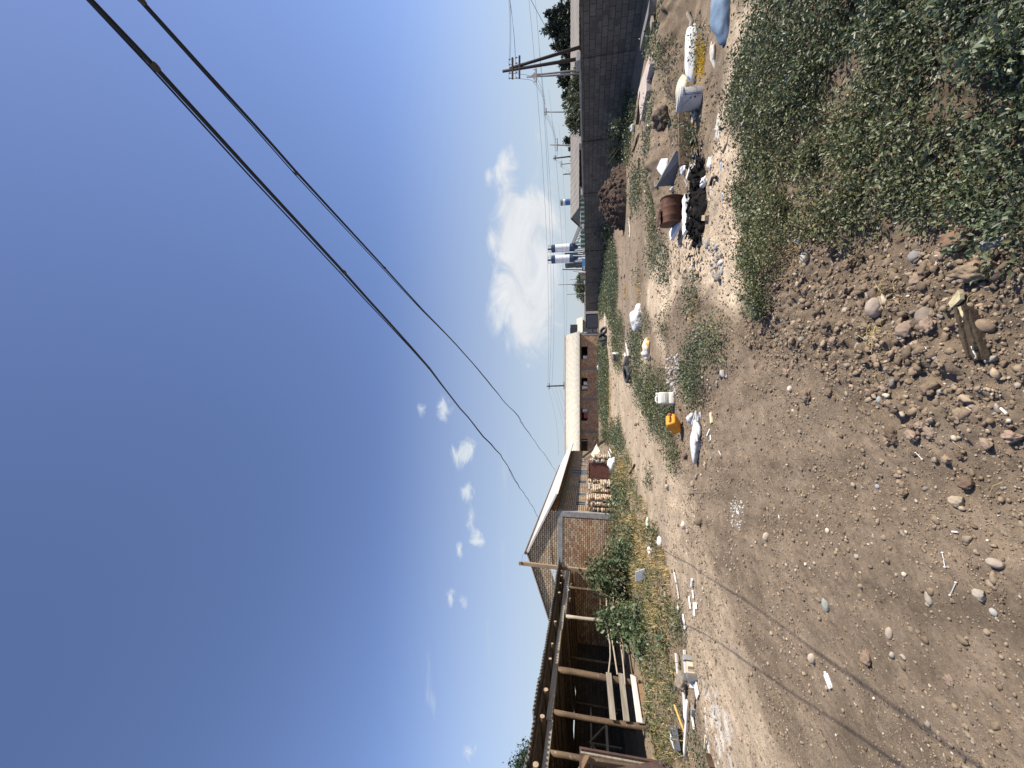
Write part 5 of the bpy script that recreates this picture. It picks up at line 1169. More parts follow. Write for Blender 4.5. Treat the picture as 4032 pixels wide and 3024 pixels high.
x, y = sample_poly(Z_(3, [(1960,950),(2060,920),(2080,1080),(2040,1190),(1970,1150)]), lambda x, y: 900+0*x, 900, .05, 4, 78)
gravel('glass_chips', 'spill of pale glassy chips on the track', x, y, np.clip(np.exp(rng.normal(math.log(.0075), .4, len(x))), .003, .02), [(.40,.39,.36),(.52,.51,.48),(.30,.28,.25)])
n = 1500; y = np.exp(rnd(n, math.log(6), math.log(45))); x = rnd(n, -.6, .6)*y
gravel('yard_stones', 'stones scattered thinly over the far yard', x, y, np.clip(np.exp(rng.normal(math.log(.016), .5, n))*(1+y/25), .006, .09), GC, [.3,.25,.2,.12,.08,.05])
n = 2000; y = 1.65+rng.random(n)**1.5*4.5; x = rnd(n, -.85, .5)*y; k = (rng.random(n) < sst(-.3, .25, fbm(x, y, 1.1, 3, 111)+.5*sst(3.2, 1.8, y)-.15)) & (sdf(x, y, W1) < .1); x, y = x[k], y[k]
gravel('flat_stones', 'angular tan stones half pressed into the near earth', x, y, np.clip(np.exp(rng.normal(math.log(.0078), .5, len(x))), .003, .022), [(.24,.185,.13),(.29,.228,.16),(.20,.152,.105),(.34,.28,.21),(.25,.22,.18)], [.36,.26,.26,.07,.05], .5)
# straw bits
n = 110; x = rnd(n, -1.2, 1.3); y = 1.8+rng.random(n)**1.2*3.0; t_ = rnd(n, 0, 6.28); l_ = rnd(n, .02, .09)
c0 = zg(6, 1070, 1210); k = np.arange(n) < 40; x = np.where(k, c0[0]+rng.normal(size=n)*.04, x); y = np.where(k, c0[1]+rng.normal(size=n)*.03, y)
c0 = zg(6, 1190, 850); k = (np.arange(n) >= 40) & (np.arange(n) < 70); x = np.where(k, c0[0]+rng.normal(size=n)*.06, x); y = np.where(k, c0[1]+rng.normal(size=n)*.05, y)
mb = MB()
for i in range(n):
    p = Vector((x[i], y[i], hz(x[i], y[i])+.012)); q = p+Vector((math.cos(t_[i])*l_[i], math.sin(t_[i])*l_[i], 0)); q.z = hz(q.x, q.y)+.012; m_ = (p+q)/2+Vector((l_[i]*.12, 0, .008)); mb.tube([p, m_, q], .0011, 4)
tag(mb.build('straw', mat('straw', (.58,.46,.22), (.42,.32,.15), 30, bump=0)), 'bits of dry straw strewn on the near earth', 'straw', kind='stuff')
# ---------------------------------------------------------------- soil mound, dark lump
M_SOIL = attr_mat('dark_soil', .95, .1, 9, .35, bump=.6, dist=.03)
c0 = gp(2470, 726); r_ = 1.75; n = 110; g_ = np.linspace(-1, 1, n); gx, gy = np.meshgrid(g_*2.2, g_*1.6); d_ = (np.abs(gx+.1)/1.55)**1.6+(np.abs(gy)/1.2)**1.8
hh = 1.12*(np.maximum(1-d_, 0)**.8+np.minimum(1-d_, 0)*.3)*(1+.3*fbm(gx, gy, 1.3, 2, 201))+(.26*fbm(gx, gy, 2.8, 4, 202)+.22*np.maximum(fbm(gx, gy, 8, 2, 203), -.1))*sst(1.25, .7, d_)-.06
i_ = np.arange(n*n).reshape(n, n); fq = np.stack([i_[:-1,:-1].ravel(), i_[:-1,1:].ravel(), i_[1:,1:].ravel(), i_[1:,:-1].ravel()], 1)
cc = np.array((.082,.060,.048))*(1+.5*fbm(gx.ravel(), gy.ravel(), 5, 3, 205))[:, None]
tag(link('soil_mound', np_mesh('soil_mound', np.stack([gx.ravel(), gy.ravel(), hh.ravel()], 1), fq, M_SOIL, cc), None, (c0[0]+.25, c0[1]+1.4, hz(*c0)-.02)), 'dark brown heap of crumbly soil in front of the block wall', 'soil heap')
mo = bpy.data.objects['soil_mound']; kk = rng.choice(n*n, 900, p=np.maximum(hh.ravel()-.03, 0)/np.maximum(hh.ravel()-.03, 0).sum()); Vm, Fm, o_ = [], [], 0
for q_ in kk:
    b_ = PEB[q_ % 8]*np.array((1, .9, .8))*float(np.exp(rng.normal(math.log(.042), .45)))+np.array((gx.ravel()[q_], gy.ravel()[q_], hh.ravel()[q_]+.01)); Vm.append(b_); Fm.append(F1+o_); o_ += len(b_)
Vm = np.concatenate(Vm); cm = np.repeat(rnd(900, .7, 1.35), len(PEB[0]))[:, None]*np.array((.085,.062,.050)); tag(link('clods', np_mesh('clods', Vm, np.concatenate(Fm), M_SOIL, cm), mo), kind='stuff')
c0 = zg(1, 1530, 780); tag(link('soil_lump', np_mesh('soil_lump', ROCKS[6]*np.array((.19,.17,.19)), F4, stone_mat((.12,.09,.07))), None, (c0[0], c0[1]+.5, hz(c0[0], c0[1]+.5)+.10)), 'big dark lump of earth on the soil ridge behind the bucket', 'clod')
# ---------------------------------------------------------------- jerrycans
def rrect(w_, d_, r_, n=5):
    P = []
    for cx, cy, a0 in ((1,1,0),(-1,1,90),(-1,-1,180),(1,-1,270)):
        for i in range(n): a = R(a0+90*i/(n-1)); P.append((cx*(w_/2-r_)+r_*math.cos(a), cy*(d_/2-r_)+r_*math.sin(a)))
    return P
def loft(mb, secs):
    k = len(secs[0][0]); vs = [(x, y, z) for P, z in secs for x, y in P]
    fs = [(i*k+j, i*k+(j+1) % k, (i+1)*k+(j+1) % k, (i+1)*k+j) for i in range(len(secs)-1) for j in range(k)]
    mb.add(vs, fs+[tuple(range(k))[::-1], tuple((len(secs)-1)*k+j for j in range(k))])
def jerrycan(name, label, loc, rot, w_, d_, h_, m, mcap):
    e = empty(name, loc, label, 'jerrycan'); e.rotation_euler = rot
    mb = MB(); s = lambda f, z, r=.03: (rrect(w_*f, d_*f, r), z)
    loft(mb, [s(.86,.0),s(.97,.012),s(1,.03),s(1,h_*.30),s(.975,h_*.31),s(.975,h_*.36),s(1,h_*.37),s(1,h_*.74),s(.97,h_*.80),(rrect(w_*.90, d_*.86, .03), h_*.86),(rrect(w_*.84, d_*.5, .02), h_*.87)])
    mb.build('body', m, e, True, bevel=0)
    mb = MB(); mb.tube([(-w_*.34, 0, h_*.85), (-w_*.33, 0, h_*.965), (-w_*.2, 0, h_*1.0), (w_*.08, 0, h_*1.0), (w_*.18, 0, h_*.94), (w_*.19, 0, h_*.86)], .017, 10); mb.build('handle', m, e, True)
    mb = MB(); mb.lathe([(.026, h_*.85), (.026, h_*.92), (.030, h_*.92), (.030, h_*.985), (.025, h_*.995)], 16, (w_*.36, 0, 0)); mb.build('cap', mcap, e)
    for sy in (-1, 1):
        mb = MB(); mb.box((0, sy*d_*.497, h_*.55), (w_*.6, .006, h_*.03)); mb.build('rib', m, e)
    return e
M_JW = mat('milky_plastic', (.80,.78,.68), (.72,.69,.58), 3, .45, .4, bump=.05); M_JO = mat('orange_plastic', (.70,.30,.03), (.62,.24,.02), 4, .5, .4, bump=.1, dirt=(7,.62,(.45,.22,.06)))
c0 = zg(3, 1525, 140); jerrycan('white_jerrycan', 'milky white plastic jerrycan standing upright at the weed edge of the track', (c0[0], c0[1]+.1, hz(*c0)+.0), (0, 0, R(8)), .235, .19, .34, M_JW, M_JW)
c0 = zg(3, 1595, 330); jerrycan('orange_jerrycan', 'orange plastic jerrycan tipped over on the edge of the track', (c0[0]-.13, c0[1]+.14, hz(*c0)+.09), (R(58), R(8), R(52)), .25, .18, .31, M_JO, mat('brown_cap', (.30,.10,.03)))
# ---------------------------------------------------------------- crumpled things
Vc, Fcc = ico(5)
def crumple(name, label, cat, loc, size, col, seed=1, amp=.22, group=None, rz=0, rough=.55, mt=None, spec=.4, freq=2.0):
    """thin stuff pressed into creases: the surface is folded along many random planes"""
    r_ = np.random.default_rng(seed+900); V = Vc.copy(); k = np.zeros(len(V))
    for i in range(44):
        n = r_.normal(size=3); n /= np.linalg.norm(n); k += r_.choice((-1, 1))*np.abs(V @ n-r_.uniform(-.7, .7))*r_.uniform(.3, 1)/(1+i*.035)
    k = (k-k.mean())/(k.std()+1e-6); low = np.array([nz.noise(Vector(v)*1.3+Vector((seed*3.7, 1, 2))) for v in V])
    V = V*(1+amp*.42*k+amp*1.1*low)[:, None]*np.array(size); V[:, 2] = np.maximum(V[:, 2], -size[2]*.45)
    me = np_mesh(name, V-np.array((0, 0, V[:, 2].min())), Fcc, mt or mat('crumpled', col, tuple(v*.86 for v in col), 5, rough, spec, bump=.3, bscale=24, dist=.01), smooth=False)
    x, y = loc[0], loc[1]; return tag(link(name, me, None, (x, y, hz(x, y)-.015), rz), label, cat, group)
BAGW = mat('white_plastic_film', (.74,.73,.71), (.60,.59,.58), 5, .4, .5, bump=.5, bscale=20, dist=.015)
BAGD = mat('dusty_white_bag', (.58,.54,.48), (.40,.36,.30), 6, .6, .3, bump=.5, bscale=20, dist=.015)
BAGB = mat('blue_plastic', (.20,.30,.50), (.40,.48,.58), 6, .45, .4, bump=.4)
c0 = zg(2, 1258, 905); crumple('white_sack', 'large crumpled white plastic sack lying in the middle of the yard', 'sack', (c0[0], c0[1]+.2), (.40,.30,.25), 0, 3, .30, mt=BAGW)
c0 = zg(2, 1318, 1130); crumple('torn_sack', 'torn white and yellow sack lying left of the large white sack', 'sack', c0, (.22,.16,.12), 0, 5, .35, mt=mat('white_yellow_film', (.74,.72,.68), (.72,.42,.12), 5, .5, .4, bump=.4, lo=.45, hi=.55)); crumple('paper_scrap', 'grey-white scrap of film beside the torn sack', 'film', zg(2, 1312, 1195), (.16,.12,.12), 0, 6, .45, mt=BAGD)
c0 = zg(1, 1700, 360); crumple('long_white_sack', 'long slim white woven sack lying behind the yellow threads', 'sack', (c0[0], c0[1]+.1), (.44,.12,.12), 0, 8, .16, rz=-.1, mt=mat('woven_white', (.82,.81,.78), (.72,.71,.68), 9, .6, .3, bump=.4, bscale=40))
c0 = zg(1, 1960, 40); crumple('blue_sack', 'denim blue sack lying at the right edge among the weeds', 'sack', (c0[0]+.06, c0[1]+.15), (.40,.16,.13), 0, 9, .16, rz=.15, mt=mat('denim_cloth', (.11,.165,.24), (.19,.26,.35), 6, .8, .2, bump=.4, bscale=50))
for i, (n_, a_, b_, s_, lab) in enumerate(((1,1650,835,.07,'white scrap spilling from the bucket'),(1,1650,865,.075,'pink and red rag beside the bucket'),(1,1690,890,.10,'dirty white rag left of the bucket'),(1,1670,950,.06,'small pinkish scrap on the end of the plank'))):
    c0 = zg(n_, a_, b_); crumple('rag', lab, 'rag', c0, (s_, s_*.7, s_*.6), 0, 20+i, .5, mt=[BAGD, mat('pink_rag', (.60,.22,.24), (.62,.50,.44), 9, .8, .2, bump=.3), BAGD, mat('dusty_pink', (.52,.36,.32), bump=.3)][i])
def crZ(name, lab, cat, k_, zx, zy, s_, mt, seed, amp=.4, o=(2500,500)):
    c0 = gp(o[0]+zx*k_, o[1]+zy*k_); return crumple(name, lab, cat, c0, tuple(v*.6 for v in s_), 0, seed, amp, mt=mt)
BX = mat('bluish_film', (.45,.52,.62), (.66,.68,.70), 8, .4, .5, bump=.4)
crZ('white_bag', 'white knotted bag lying on the charred heap', 'bag', .3617, 770, 615, (.13,.11,.09), BAGW, 31); crZ('white_pouch', 'white pouch lying right of the charred heap', 'bag', .3617, 825, 390, (.14,.08,.07), BAGW, 32, .25)
crZ('blue_bag', 'small blue plastic bag at the top of the charred heap', 'bag', .3617, 690, 410, (.09,.08,.08), BAGB, 33); crZ('white_film', 'long white film strip right of the black hose', 'film', .3617, 830, 690, (.12,.06,.05), BAGD, 34)
crZ('grey_rag', 'grey rag at the left end of the charred heap', 'rag', .3617, 660, 1175, (.10,.07,.06), mat('grey_rag', (.28,.26,.27), bump=.4), 35); crZ('foil_wrap', 'white crumpled wrapper behind the foam slab', 'wrapper', .3617, 420, 670, (.08,.07,.09), BAGD, 36)
crZ('foil_scrap', 'pale film scrap under the end of the timber board', 'film', .3617, 545, 455, (.13,.07,.09), BX, 37); crZ('dark_cloth', 'dark torn cloth lying alone on the sandy ground', 'cloth', .3617, 640, 1560, (.16,.10,.05), mat('dark_torn_cloth', (.10,.09,.09), (.30,.30,.32), 9, bump=.4), 38)
crZ('blue_rag', 'blue rag strip in front of the white pouch', 'rag', .3617, 935, 430, (.09,.04,.03), BAGB, 39); crZ('blue_rag', 'blue-grey rag strip in front of the black hose', 'rag', .3617, 960, 760, (.10,.05,.03), BAGB, 40); crZ('white_lump', 'small white lump below the charred heap', 'rubbish', .3617, 820, 790, (.06,.05,.04), BAGD, 41)
crumple('pale_bag', 'pale pinkish film bag at the very bottom of the track', 'bag', (-.50, 1.80), (.06,.035,.025), 0, 42, .4, mt=mat('pinkish_film', (.55,.50,.49), (.64,.60,.58), 8, .4, .5, bump=.4)); 
crumple('white_bag', 'white sack lying before the narrow brick stack', 'sack', zg(3, 1045, 665), (.40,.3,.28), 0, 43, .3, mt=BAGW); crumple('white_bag', 'small white bag in the shaded weeds by the wall', 'bag', zg(1, 1205, 1010), (.13,.12,.12), 0, 44, .3, mt=BAGW)
crumple('white_bag', 'white bag lying at the foot of the far outbuilding', 'bag', zg(2, 942, 1310), (.5,.4,.35), 0, 45, .3, mt=BAGW); crumple('film_scrap', 'grey film lying in front of the blue sack', 'film', zg(1, 1830, 420), (.16,.06,.05), 0, 46, .5, mt=BAGD)
crumple('film_scrap', 'thin pale film lying on the sandy strip near the weeds', 'film', zg(1, 1870, 1010), (.14,.08,.04), 0, 47, .5, mt=BAGD)
# rubbish of foil and laths on the track
c0 = zg(3, 1710, 400); fo = mat('silver_foil', (.74,.74,.75), (.45,.46,.47), 9, .35, .6, bump=.6, bscale=28, dist=.015)
crumple('foil_bag', 'crumpled white and silver foil bag in the middle of the track', 'foil bag', (c0[0]-.02, c0[1]), (.25,.15,.07), 0, 51, .95, rz=.2, mt=fo); crumple('pink_wrapper', 'pink and white wrapper at the left end of the foil bag', 'wrapper', zg(3, 1710, 500), (.09,.08,.06), 0, 52, .5, mt=mat('pink_wrap', (.70,.68,.68), (.62,.30,.36), 8, bump=.3, lo=.5))
crumple('striped_wrapper', 'dark and white wrapper at the right end of the foil bag', 'wrapper', zg(3, 1680, 300), (.09,.08,.07), 0, 53, .5, mt=mat('bw_wrap', (.70,.70,.68), (.12,.11,.11), 9, bump=.3))
def lie(name, label, cat, p, q, w_, th, m, lift=0, jit=.002, group=None, bevel=.002):
    P = Vector((p[0], p[1], hz(*p)+th/2+lift)); Q = Vector((q[0], q[1], hz(*q)+th/2+lift)); mb = MB(); mb.bar(P, Q, w_, th, jit=jit); return tag(mb.build(name, m, bevel=bevel), label, cat, group)
M_ALU = mat('pale_profile', (.62,.61,.58), bump=.05); M_PAINTY = mat('ochre_paint_wood', (.60,.44,.18), (.66,.60,.46), 9, bump=.3)
lie('lath', 'pale grey straight lath lying across the foil bag', 'lath', zg(3,1730,235), zg(3,1745,480), .025, .02, M_ALU, .07); lie('lath', 'short pale lath sticking out over the striped wrapper', 'lath', zg(3,1725,240), zg(3,1690,345), .02, .02, M_ALU, .05)
lie('wood_scrap', 'pointed scrap of wood with ochre paint on the track', 'wood scrap', zg(3,1812,250), zg(3,1818,335), .07, .02, M_PAINTY); lie('white_chip', 'narrow white strip on the track below the foil bag', 'strip', zg(3,1780,435), zg(3,1803,385), .025, .012, M_WHITE); lie('white_chip', 'small broken white strip next to the narrow one', 'strip', zg(3,1807,428), zg(3,1810,470), .03, .012, M_WHITE)
stone(3,1785,490,1840,545,3,(.24,.185,.13),'round brown clod left of the foil bag on the track',.25); 
# aluminium profile, butts, swabs
pr_ = empty('profile_offcut', (*zg(8,715,985), 0), 'short white ridged profile offcut lying on the near track', 'offcut'); a_, b_ = zg(8,695,930), zg(8,735,1040)
for dx in (-.011, .011):
    mb = MB(); mb.bar((a_[0]+dx, a_[1], hz(*a_)+.014), (b_[0]+dx, b_[1], hz(*b_)+.014), .019, .012); B(mb, 'ridge', M_WHITE, pr_, bevel=.003)
mb = MB(); mb.bar((a_[0], a_[1], hz(*a_)+.006), (b_[0], b_[1], hz(*b_)+.006), .044, .006); B(mb, 'web', M_WHITE, pr_)
def butt(n_, x1_, y1_, x2_, y2_, lab):
    p, q = zg(n_, x1_, y1_), zg(n_, x2_, y2_); p = Vector((*p, hz(*p)+.006)); q = Vector((*q, hz(*q)+.006)); mb = MB(); mb.tube([p, q], .0042, 10); tag(mb.build('cigarette_butt', M_WHITE), lab, 'cigarette butt', 'cigarette butts on the earth')
butt(7,2050,308,2095,350,'white cigarette butt lying near the bottom edge, nearest the round brown pebble'); butt(7,1672,1258,1712,1262,'white cigarette butt lying left of the pale beige stone'); butt(7,330,1130,335,1155,'small white butt standing out on the smooth track'); butt(6,1450,1290,1475,1318,'white butt lying left of the splintered plank')
def swab(x1_, y1_, x2_, y2_, lab, n_=7):
    p, q = zg(n_, x1_, y1_), zg(n_, x2_, y2_); p = Vector((*p, hz(*p)+.006)); q = Vector((*q, hz(*q)+.006)); e = empty('cotton_swab', p, lab, 'cotton swab', 'cotton swabs on the earth')
    mb = MB(); mb.tube([p, q], .0016, 6); B(mb, 'stick', M_WHITE, e)
    for c_ in (p, q): mb = MB(); mb.lathe([(.001,-.006),(.0035,-.003),(.004,.002),(.001,.006)], 8, c_); B(mb, 'tip', M_WHITE, e)
swab(1390,650,1440,700,'cotton swab lying between the clods right of the track centre'); swab(1595,1420,1615,1530,'cotton swab lying lengthwise near the finger-shaped stone'); swab(1700,232,1655,330,'cotton swab lying above the whitish blocky pebble',8)
# splintered plank
e = empty('splintered_plank', (*zg(6,1830,1150), hz(*zg(6,1830,1150))), 'splintered weathered plank with flaking yellow paint lying on the near earth', 'plank')
a_, b_ = Vector((*zg(6,1770,885), 0)), Vector((*zg(6,1915,1420), 0)); d_ = (b_-a_); Ln = d_.length; d_.normalize(); sd = Vector((d_.y, -d_.x, 0)); zb = hz(a_.x, a_.y)+.01
if sd.x*0+sd.y > 0: sd = -sd
M_SPL = mat('split_wood', (.085,.066,.047), (.04,.031,.024), 12, .9, .1, bump=.9, bscale=50, stretch=(1,1,1), dirt=(16,.70,(.28,.24,.17))); M_YEL = mat('yellow_paint', (.58,.52,.33), (.36,.30,.18), 22, .6, .3, bump=.3)
def ribbon(name, off, w_, z0, z1, t0, t1, m, jag=.012, n=26):
    top, bot = [], []; mb = MB(); vs = []; fs = []
    for i in range(n+1):
        t = t0+(t1-t0)*i/n; wl_ = w_*(1-.25*abs(2*i/n-1)**3)*(1-.7*max(0, (t-.62)/.38)**1.4)+2.4*jag*float(vn(np.array([i*.33+off*70]), np.array([1.5]), 6)[0]); wr_ = w_*(1-.3*abs(2*i/n-1)**3)*(1-.5*max(0, (t-.7)/.3)**1.4)+2.4*jag*float(vn(np.array([i*.4+off*50]), np.array([4.5]), 7)[0]); c = a_+d_*(t*Ln)+sd*off
        for s_, ww in ((-1, wl_), (1, wr_)):
            for zz in (z0, z1+.006*float(vn(np.array([i*.28+off*90]), np.array([s_*3.0]), 5)[0])): v = c+sd*s_*ww/2; vs.append((v.x, v.y, zb+zz))
    for i in range(n):
        q = i*4; r = q+4
        fs += [(q,q+1,r+1,r),(q+2,r+2,r+3,q+3),(q+1,q+3,r+3,r+1),(q,r,r+2,q+2)]
    fs += [(0,2,3,1), (n*4, n*4+1, n*4+3, n*4+2)]; mb.add(vs, fs); B(mb, name, m, e)
ribbon('board', 0, .052, 0, .024, .14, .97, M_SPL); ribbon('splinter', -.018, .016, .02, .034, .18, .92, M_SPL, .009, 34); ribbon('splinter', .018, .016, .018, .037, .22, .85, M_SPL, .01, 30); ribbon('splinter', .034, .012, .003, .030, .3, 1.0, M_SPL, .007, 24)
ribbon('painted_edge', -.029, .010, .008, .026, .17, .42, M_YEL, .004); mb = MB(); q_ = lambda t_, o_: a_+d_*(t_*Ln)+sd*o_; pe = [q_(-.02,.022), q_(.09,-.042), q_(.17,-.036), q_(.16,.0), q_(.13,.026), q_(.05,.03)]; mb.prism([(v.x, v.y, zb+.004+.012*i_) for i_, v in zip((1.6,1.2,1.2,1.9,2.0,2.0), pe)], (0, 0, .016)); B(mb, 'painted_end', M_YEL, e); ribbon('paint_flake', .006, .014, .024, .028, .78, .95, M_WHITE, .008, 10); ribbon('paint_flake', .0, .014, .024, .030, .20, .42, M_YEL, .008, 12)
# ---------------------------------------------------------------- bucket, basin, board, barrel, foam, burnt heap
c0 = gp(2600+575*.3014, 60+955*.3014); bk = empty('plastic_bucket', (c0[0], c0[1]+.19, hz(*c0)-.01), 'dirty white plastic bucket with blue stripes standing in front of the cream basin', 'bucket'); bk.rotation_euler = (R(-3), R(7), R(20))
M_BKT = mat('dirty_white_plastic', (.50,.50,.48), (.36,.36,.36), 5, .5, .4, bump=.1, dirt=(8,.56,(.20,.20,.21)))
mb = MB(); mb.lathe([(.135,0),(.142,.01),(.152,.26),(.152,.275)], 36); mb.build('body', M_BKT, bk, True)
mb = MB(); mb.lathe([(.153,.27),(.166,.273),(.166,.31),(.157,.318),(.155,.33),(.138,.333)], 36); mb.build('lid', M_BKT, bk)
M_BLUES = mat('blue_print', (.05,.09,.22), bump=0)
for a0, wa in ((236, 4), (244, 3)):
    mb = MB(); vs = []
    for zz, rr_ in ((.02,.1435),(.25,.1525)):
        for a in (a0, a0+wa/2, a0+wa): vs.append((rr_*math.cos(R(a)), rr_*math.sin(R(a)), zz))
    mb.add(vs, [(0,1,4,3),(1,2,5,4)]); mb.build('stripe', M_BLUES, bk)
for a, zz in ((222,.16),(224,.10),(226,.22)):
    mb = MB(); mb.lathe([(.014,0),(.014,.002)], 12, (.1475*math.cos(R(a)), .1475*math.sin(R(a)), zz), Matrix.Rotation(R(a), 3, 'Z') @ Matrix.Rotation(R(90), 3, 'Y')); mb.build('printed_dot', M_BLUES, bk)
mb = MB(); mb.tube([(.16*math.cos(t), .16*math.sin(t), .28-.17*math.sin((t-math.pi)*1.0)) for t in np.linspace(math.pi, 2*math.pi, 14)], .003, 5); mb.build('wire_handle', M_STEEL, bk)
c1 = gp(2600+500*.3014, 60+760*.3014); bs = empty('cream_basin', (c1[0]+.14, c1[1]+.45, hz(*c1)+.13), 'old cream plastic basin standing on its edge behind the bucket', 'basin'); bs.rotation_euler = (R(-66), 0, R(-12))
M_CRM = mat('cream_plastic', (.70,.66,.48), (.60,.55,.38), 4, .5, .3, bump=.1)
mb = MB(); secs = [(.20,0),(.245,.02),(.27,.12),(.295,.15),(.30,.155),(.29,.16),(.262,.13),(.235,.03),(.19,.012)]
mb.lathe(secs, 40, (0,.27,0), None, 1.15, .95); mb.build('bowl', M_CRM, bs, True)
lie_p, lie_q = zg(1,1655,855), zg(1,1655,1298)
bd = empty('timber_board', (*lie_p, 0), 'long wide weathered board set on edge between the soil ridge and the burnt heap', 'board')
z0 = hz(*lie_q)-.05; mb = MB(); mb.bar((lie_p[0]+.1, lie_p[1]+.05, z0+.14), (lie_q[0], lie_q[1], z0+.12), .05, .24, jit=.006); B(mb, 'plank', mat('brown_board', (.22,.155,.10), (.15,.105,.07), 5, .85, .2, bump=.5, bscale=20), bd, bevel=.004)
pk = lambda a, b: (2500+a*.3617, 500+b*.3617)
pA, pB = gp(*pk(410,640)), gp(*pk(520,300)); tA = at(*pk(287,645), pA[1]+.05); tB = at(*pk(486,252), pB[1]+.02)
mb = MB(); mb.prism([(pA[0],pA[1],hz(*pA)-.02),(pB[0],pB[1],hz(*pB)-.02),tB+Vector((0,0,hz(*pB)+.03)),tA+Vector((0,0,hz(*pA)+.05))], (.02,.035,.01)); tag(mb.build('grey_slab', mat('grey_panel', (.21,.205,.19), (.15,.148,.14), 4, .9, .2, bump=.4)), 'grey cement board leaning diagonally against the soil ridge behind the barrel', 'board')
lie('dark_plank', 'thin grey rail lying along the soil ridge behind the cement board', 'rail', gp(2602,520), gp(2604,735), .05, .05, M_PLANK, .02)
c0 = gp(*pk(545,850)); br = empty('rusty_barrel', (c0[0], c0[1]+.22, hz(*c0)), 'dark rusty crushed steel barrel lying on its side among the foam slabs', 'barrel'); br.rotation_euler = (0, 0, R(-4)); br.scale = (.78, .78, .84)
M_RUST = mat('burnt_rust', (.105,.040,.020), (.055,.024,.015), 4, .7, .35, bump=.4, bscale=20, dirt=(5,.62,(.19,.085,.045)))
rot = Matrix.Rotation(R(90), 3, 'Y'); bl = .58; prof = [(.235,0),(.252,.0),(.252,.014),(.235,.02)]
prof += [(.232+.0,.02+i*.02+.01) for i in range(6)]+[(.245,.17),(.232,.19)]+[(.232,.2+i*.03) for i in range(5)]+[(.245,.36),(.232,.38)]+[(.232,.4+i*.03) for i in range(5)]+[(.235,bl-.02),(.252,bl-.014),(.252,bl)]
mb = MB(); mb.lathe(prof, 40, (-bl/2,0,.22), rot); vs = []
for v in mb.v:
    dn_ = .05*nz.noise(Vector(v)*4+Vector((9,2,1)))+.03*nz.noise(Vector(v)*9); fl = max(0, v[2]-.36)*.25; s_ = 1+dn_*1.2; vs.append((v[0]*(1+.02*dn_), v[1]*s_, .22+(v[2]-.22)*s_-fl))
mb.v = vs; mb.build('drum', M_RUST, br, True)
mb = MB(); mb.bar((.02,-.02,.455), (-.31,-.03,.475), .20, .012, jit=.012); mb.build('torn_lip', M_RUST, br)
mb = MB(); mb.lathe([(.2,0),(.2,.006)], 24, (bl/2-.03,0,.22), rot); mb.build('end_plate', M_RUSTD, br)
M_FOAM = mat('white_foam', (.84,.84,.83), (.78,.78,.77), 20, .9, .2, bump=.25, bscale=70, dist=.006); M_FOAMD = M_FOAM
def foam(label, p, q, w_, th, lift, tilt=0):
    P = Vector((p[0], p[1], hz(*p)+th/2+lift)); Q = Vector((q[0], q[1], hz(*q)+th/2+lift+tilt)); mb = MB(); n = 14
    d = (Q-P); s_ = Vector((d.y, -d.x, 0)).normalized(); vs = []; fs = []
    for i in range(n+1):
        c = P+d*(i/n); j = lambda a=.008: random.uniform(-a, a)
        for sx_, zz in ((-1,-1),(1,-1),(1,1),(-1,1)): v = c+s_*sx_*(w_/2+j())+Vector((0,0,zz*th/2+j(.006))); vs.append(v)
    for i in range(n):
        for k_ in range(4): fs.append((i*4+k_, i*4+(k_+1) % 4, i*4+4+(k_+1) % 4, i*4+4+k_))
    fs += [(3,2,1,0), (n*4,n*4+1,n*4+2,n*4+3)]; mb.add(vs, fs); tag(mb.build('foam_slab', M_FOAM), label, 'foam slab', 'white foam slabs round the barrel')
foam('long white foam slab lying in front of the rusty barrel', gp(*pk(600,750)), gp(*pk(605,1145)), .20, .10, .0)
foam('white foam slab pointing away behind the left end of the barrel', gp(*pk(520,1000)), gp(*pk(478,1185)), .22, .06, .0, .10)
p0, p1 = gp(*pk(330,345)), gp(*pk(320,540)); mb = MB(); mb.prism([(p0[0],p0[1],.1),(p1[0],p1[1],.08),at(*pk(222,500),p1[1]+.3),at(*pk(290,345),p0[1]+.2)], (.0,.06,.02)); tag(mb.build('foam_slab', M_FOAM), 'white foam slab leaning on the far side of the soil ridge', 'foam slab', 'white foam slabs round the barrel')
mb = MB(); c0 = gp(*pk(560,1060)); mb.lathe([(.001,0),(.10,.01),(.12,.05),(.10,.075),(.001,.08)], 18, (c0[0], c0[1], hz(*c0)), None, 1, .7); tag(mb.build('brown_pad', mat('brown_foam', (.25,.19,.14), bump=.4), smooth=True), 'brown lump of padding squeezed between two foam slabs', 'padding')
# charred heap
c0 = gp(*pk(700,850)); M_CHAR = mat('charred', (.010,.0095,.009), (.024,.022,.021), 9, .95, .02, bump=.8); hp = empty('charred_heap', (c0[0], c0[1], hz(*c0)), 'black heap of burnt rubbish and charred scraps in front of the barrel', 'burnt heap')
n = 70; g_ = np.linspace(-1, 1, n); gx, gy = np.meshgrid(g_*.82, g_*.42); d_ = (gx/.72)**2+(gy/.38)**2+.5*fbm(gx, gy, 4, 2, 305)
hh = .09*np.clip(1-d_, -.4, 1)+(.10*fbm(gx, gy, 5, 3, 301)+.08*fbm(gx, gy, 16, 2, 302))*sst(1.2, .6, d_)+.01-.16*sst(.75, 1.25, d_); i_ = np.arange(n*n).reshape(n, n); fq = np.stack([i_[:-1,:-1].ravel(), i_[:-1,1:].ravel(), i_[1:,1:].ravel(), i_[1:,:-1].ravel()], 1)
link('ash_bed', np_mesh('ash_bed', np.stack([gx.ravel(), gy.ravel(), hh.ravel()], 1), fq, M_CHAR), hp)
mb = MB()
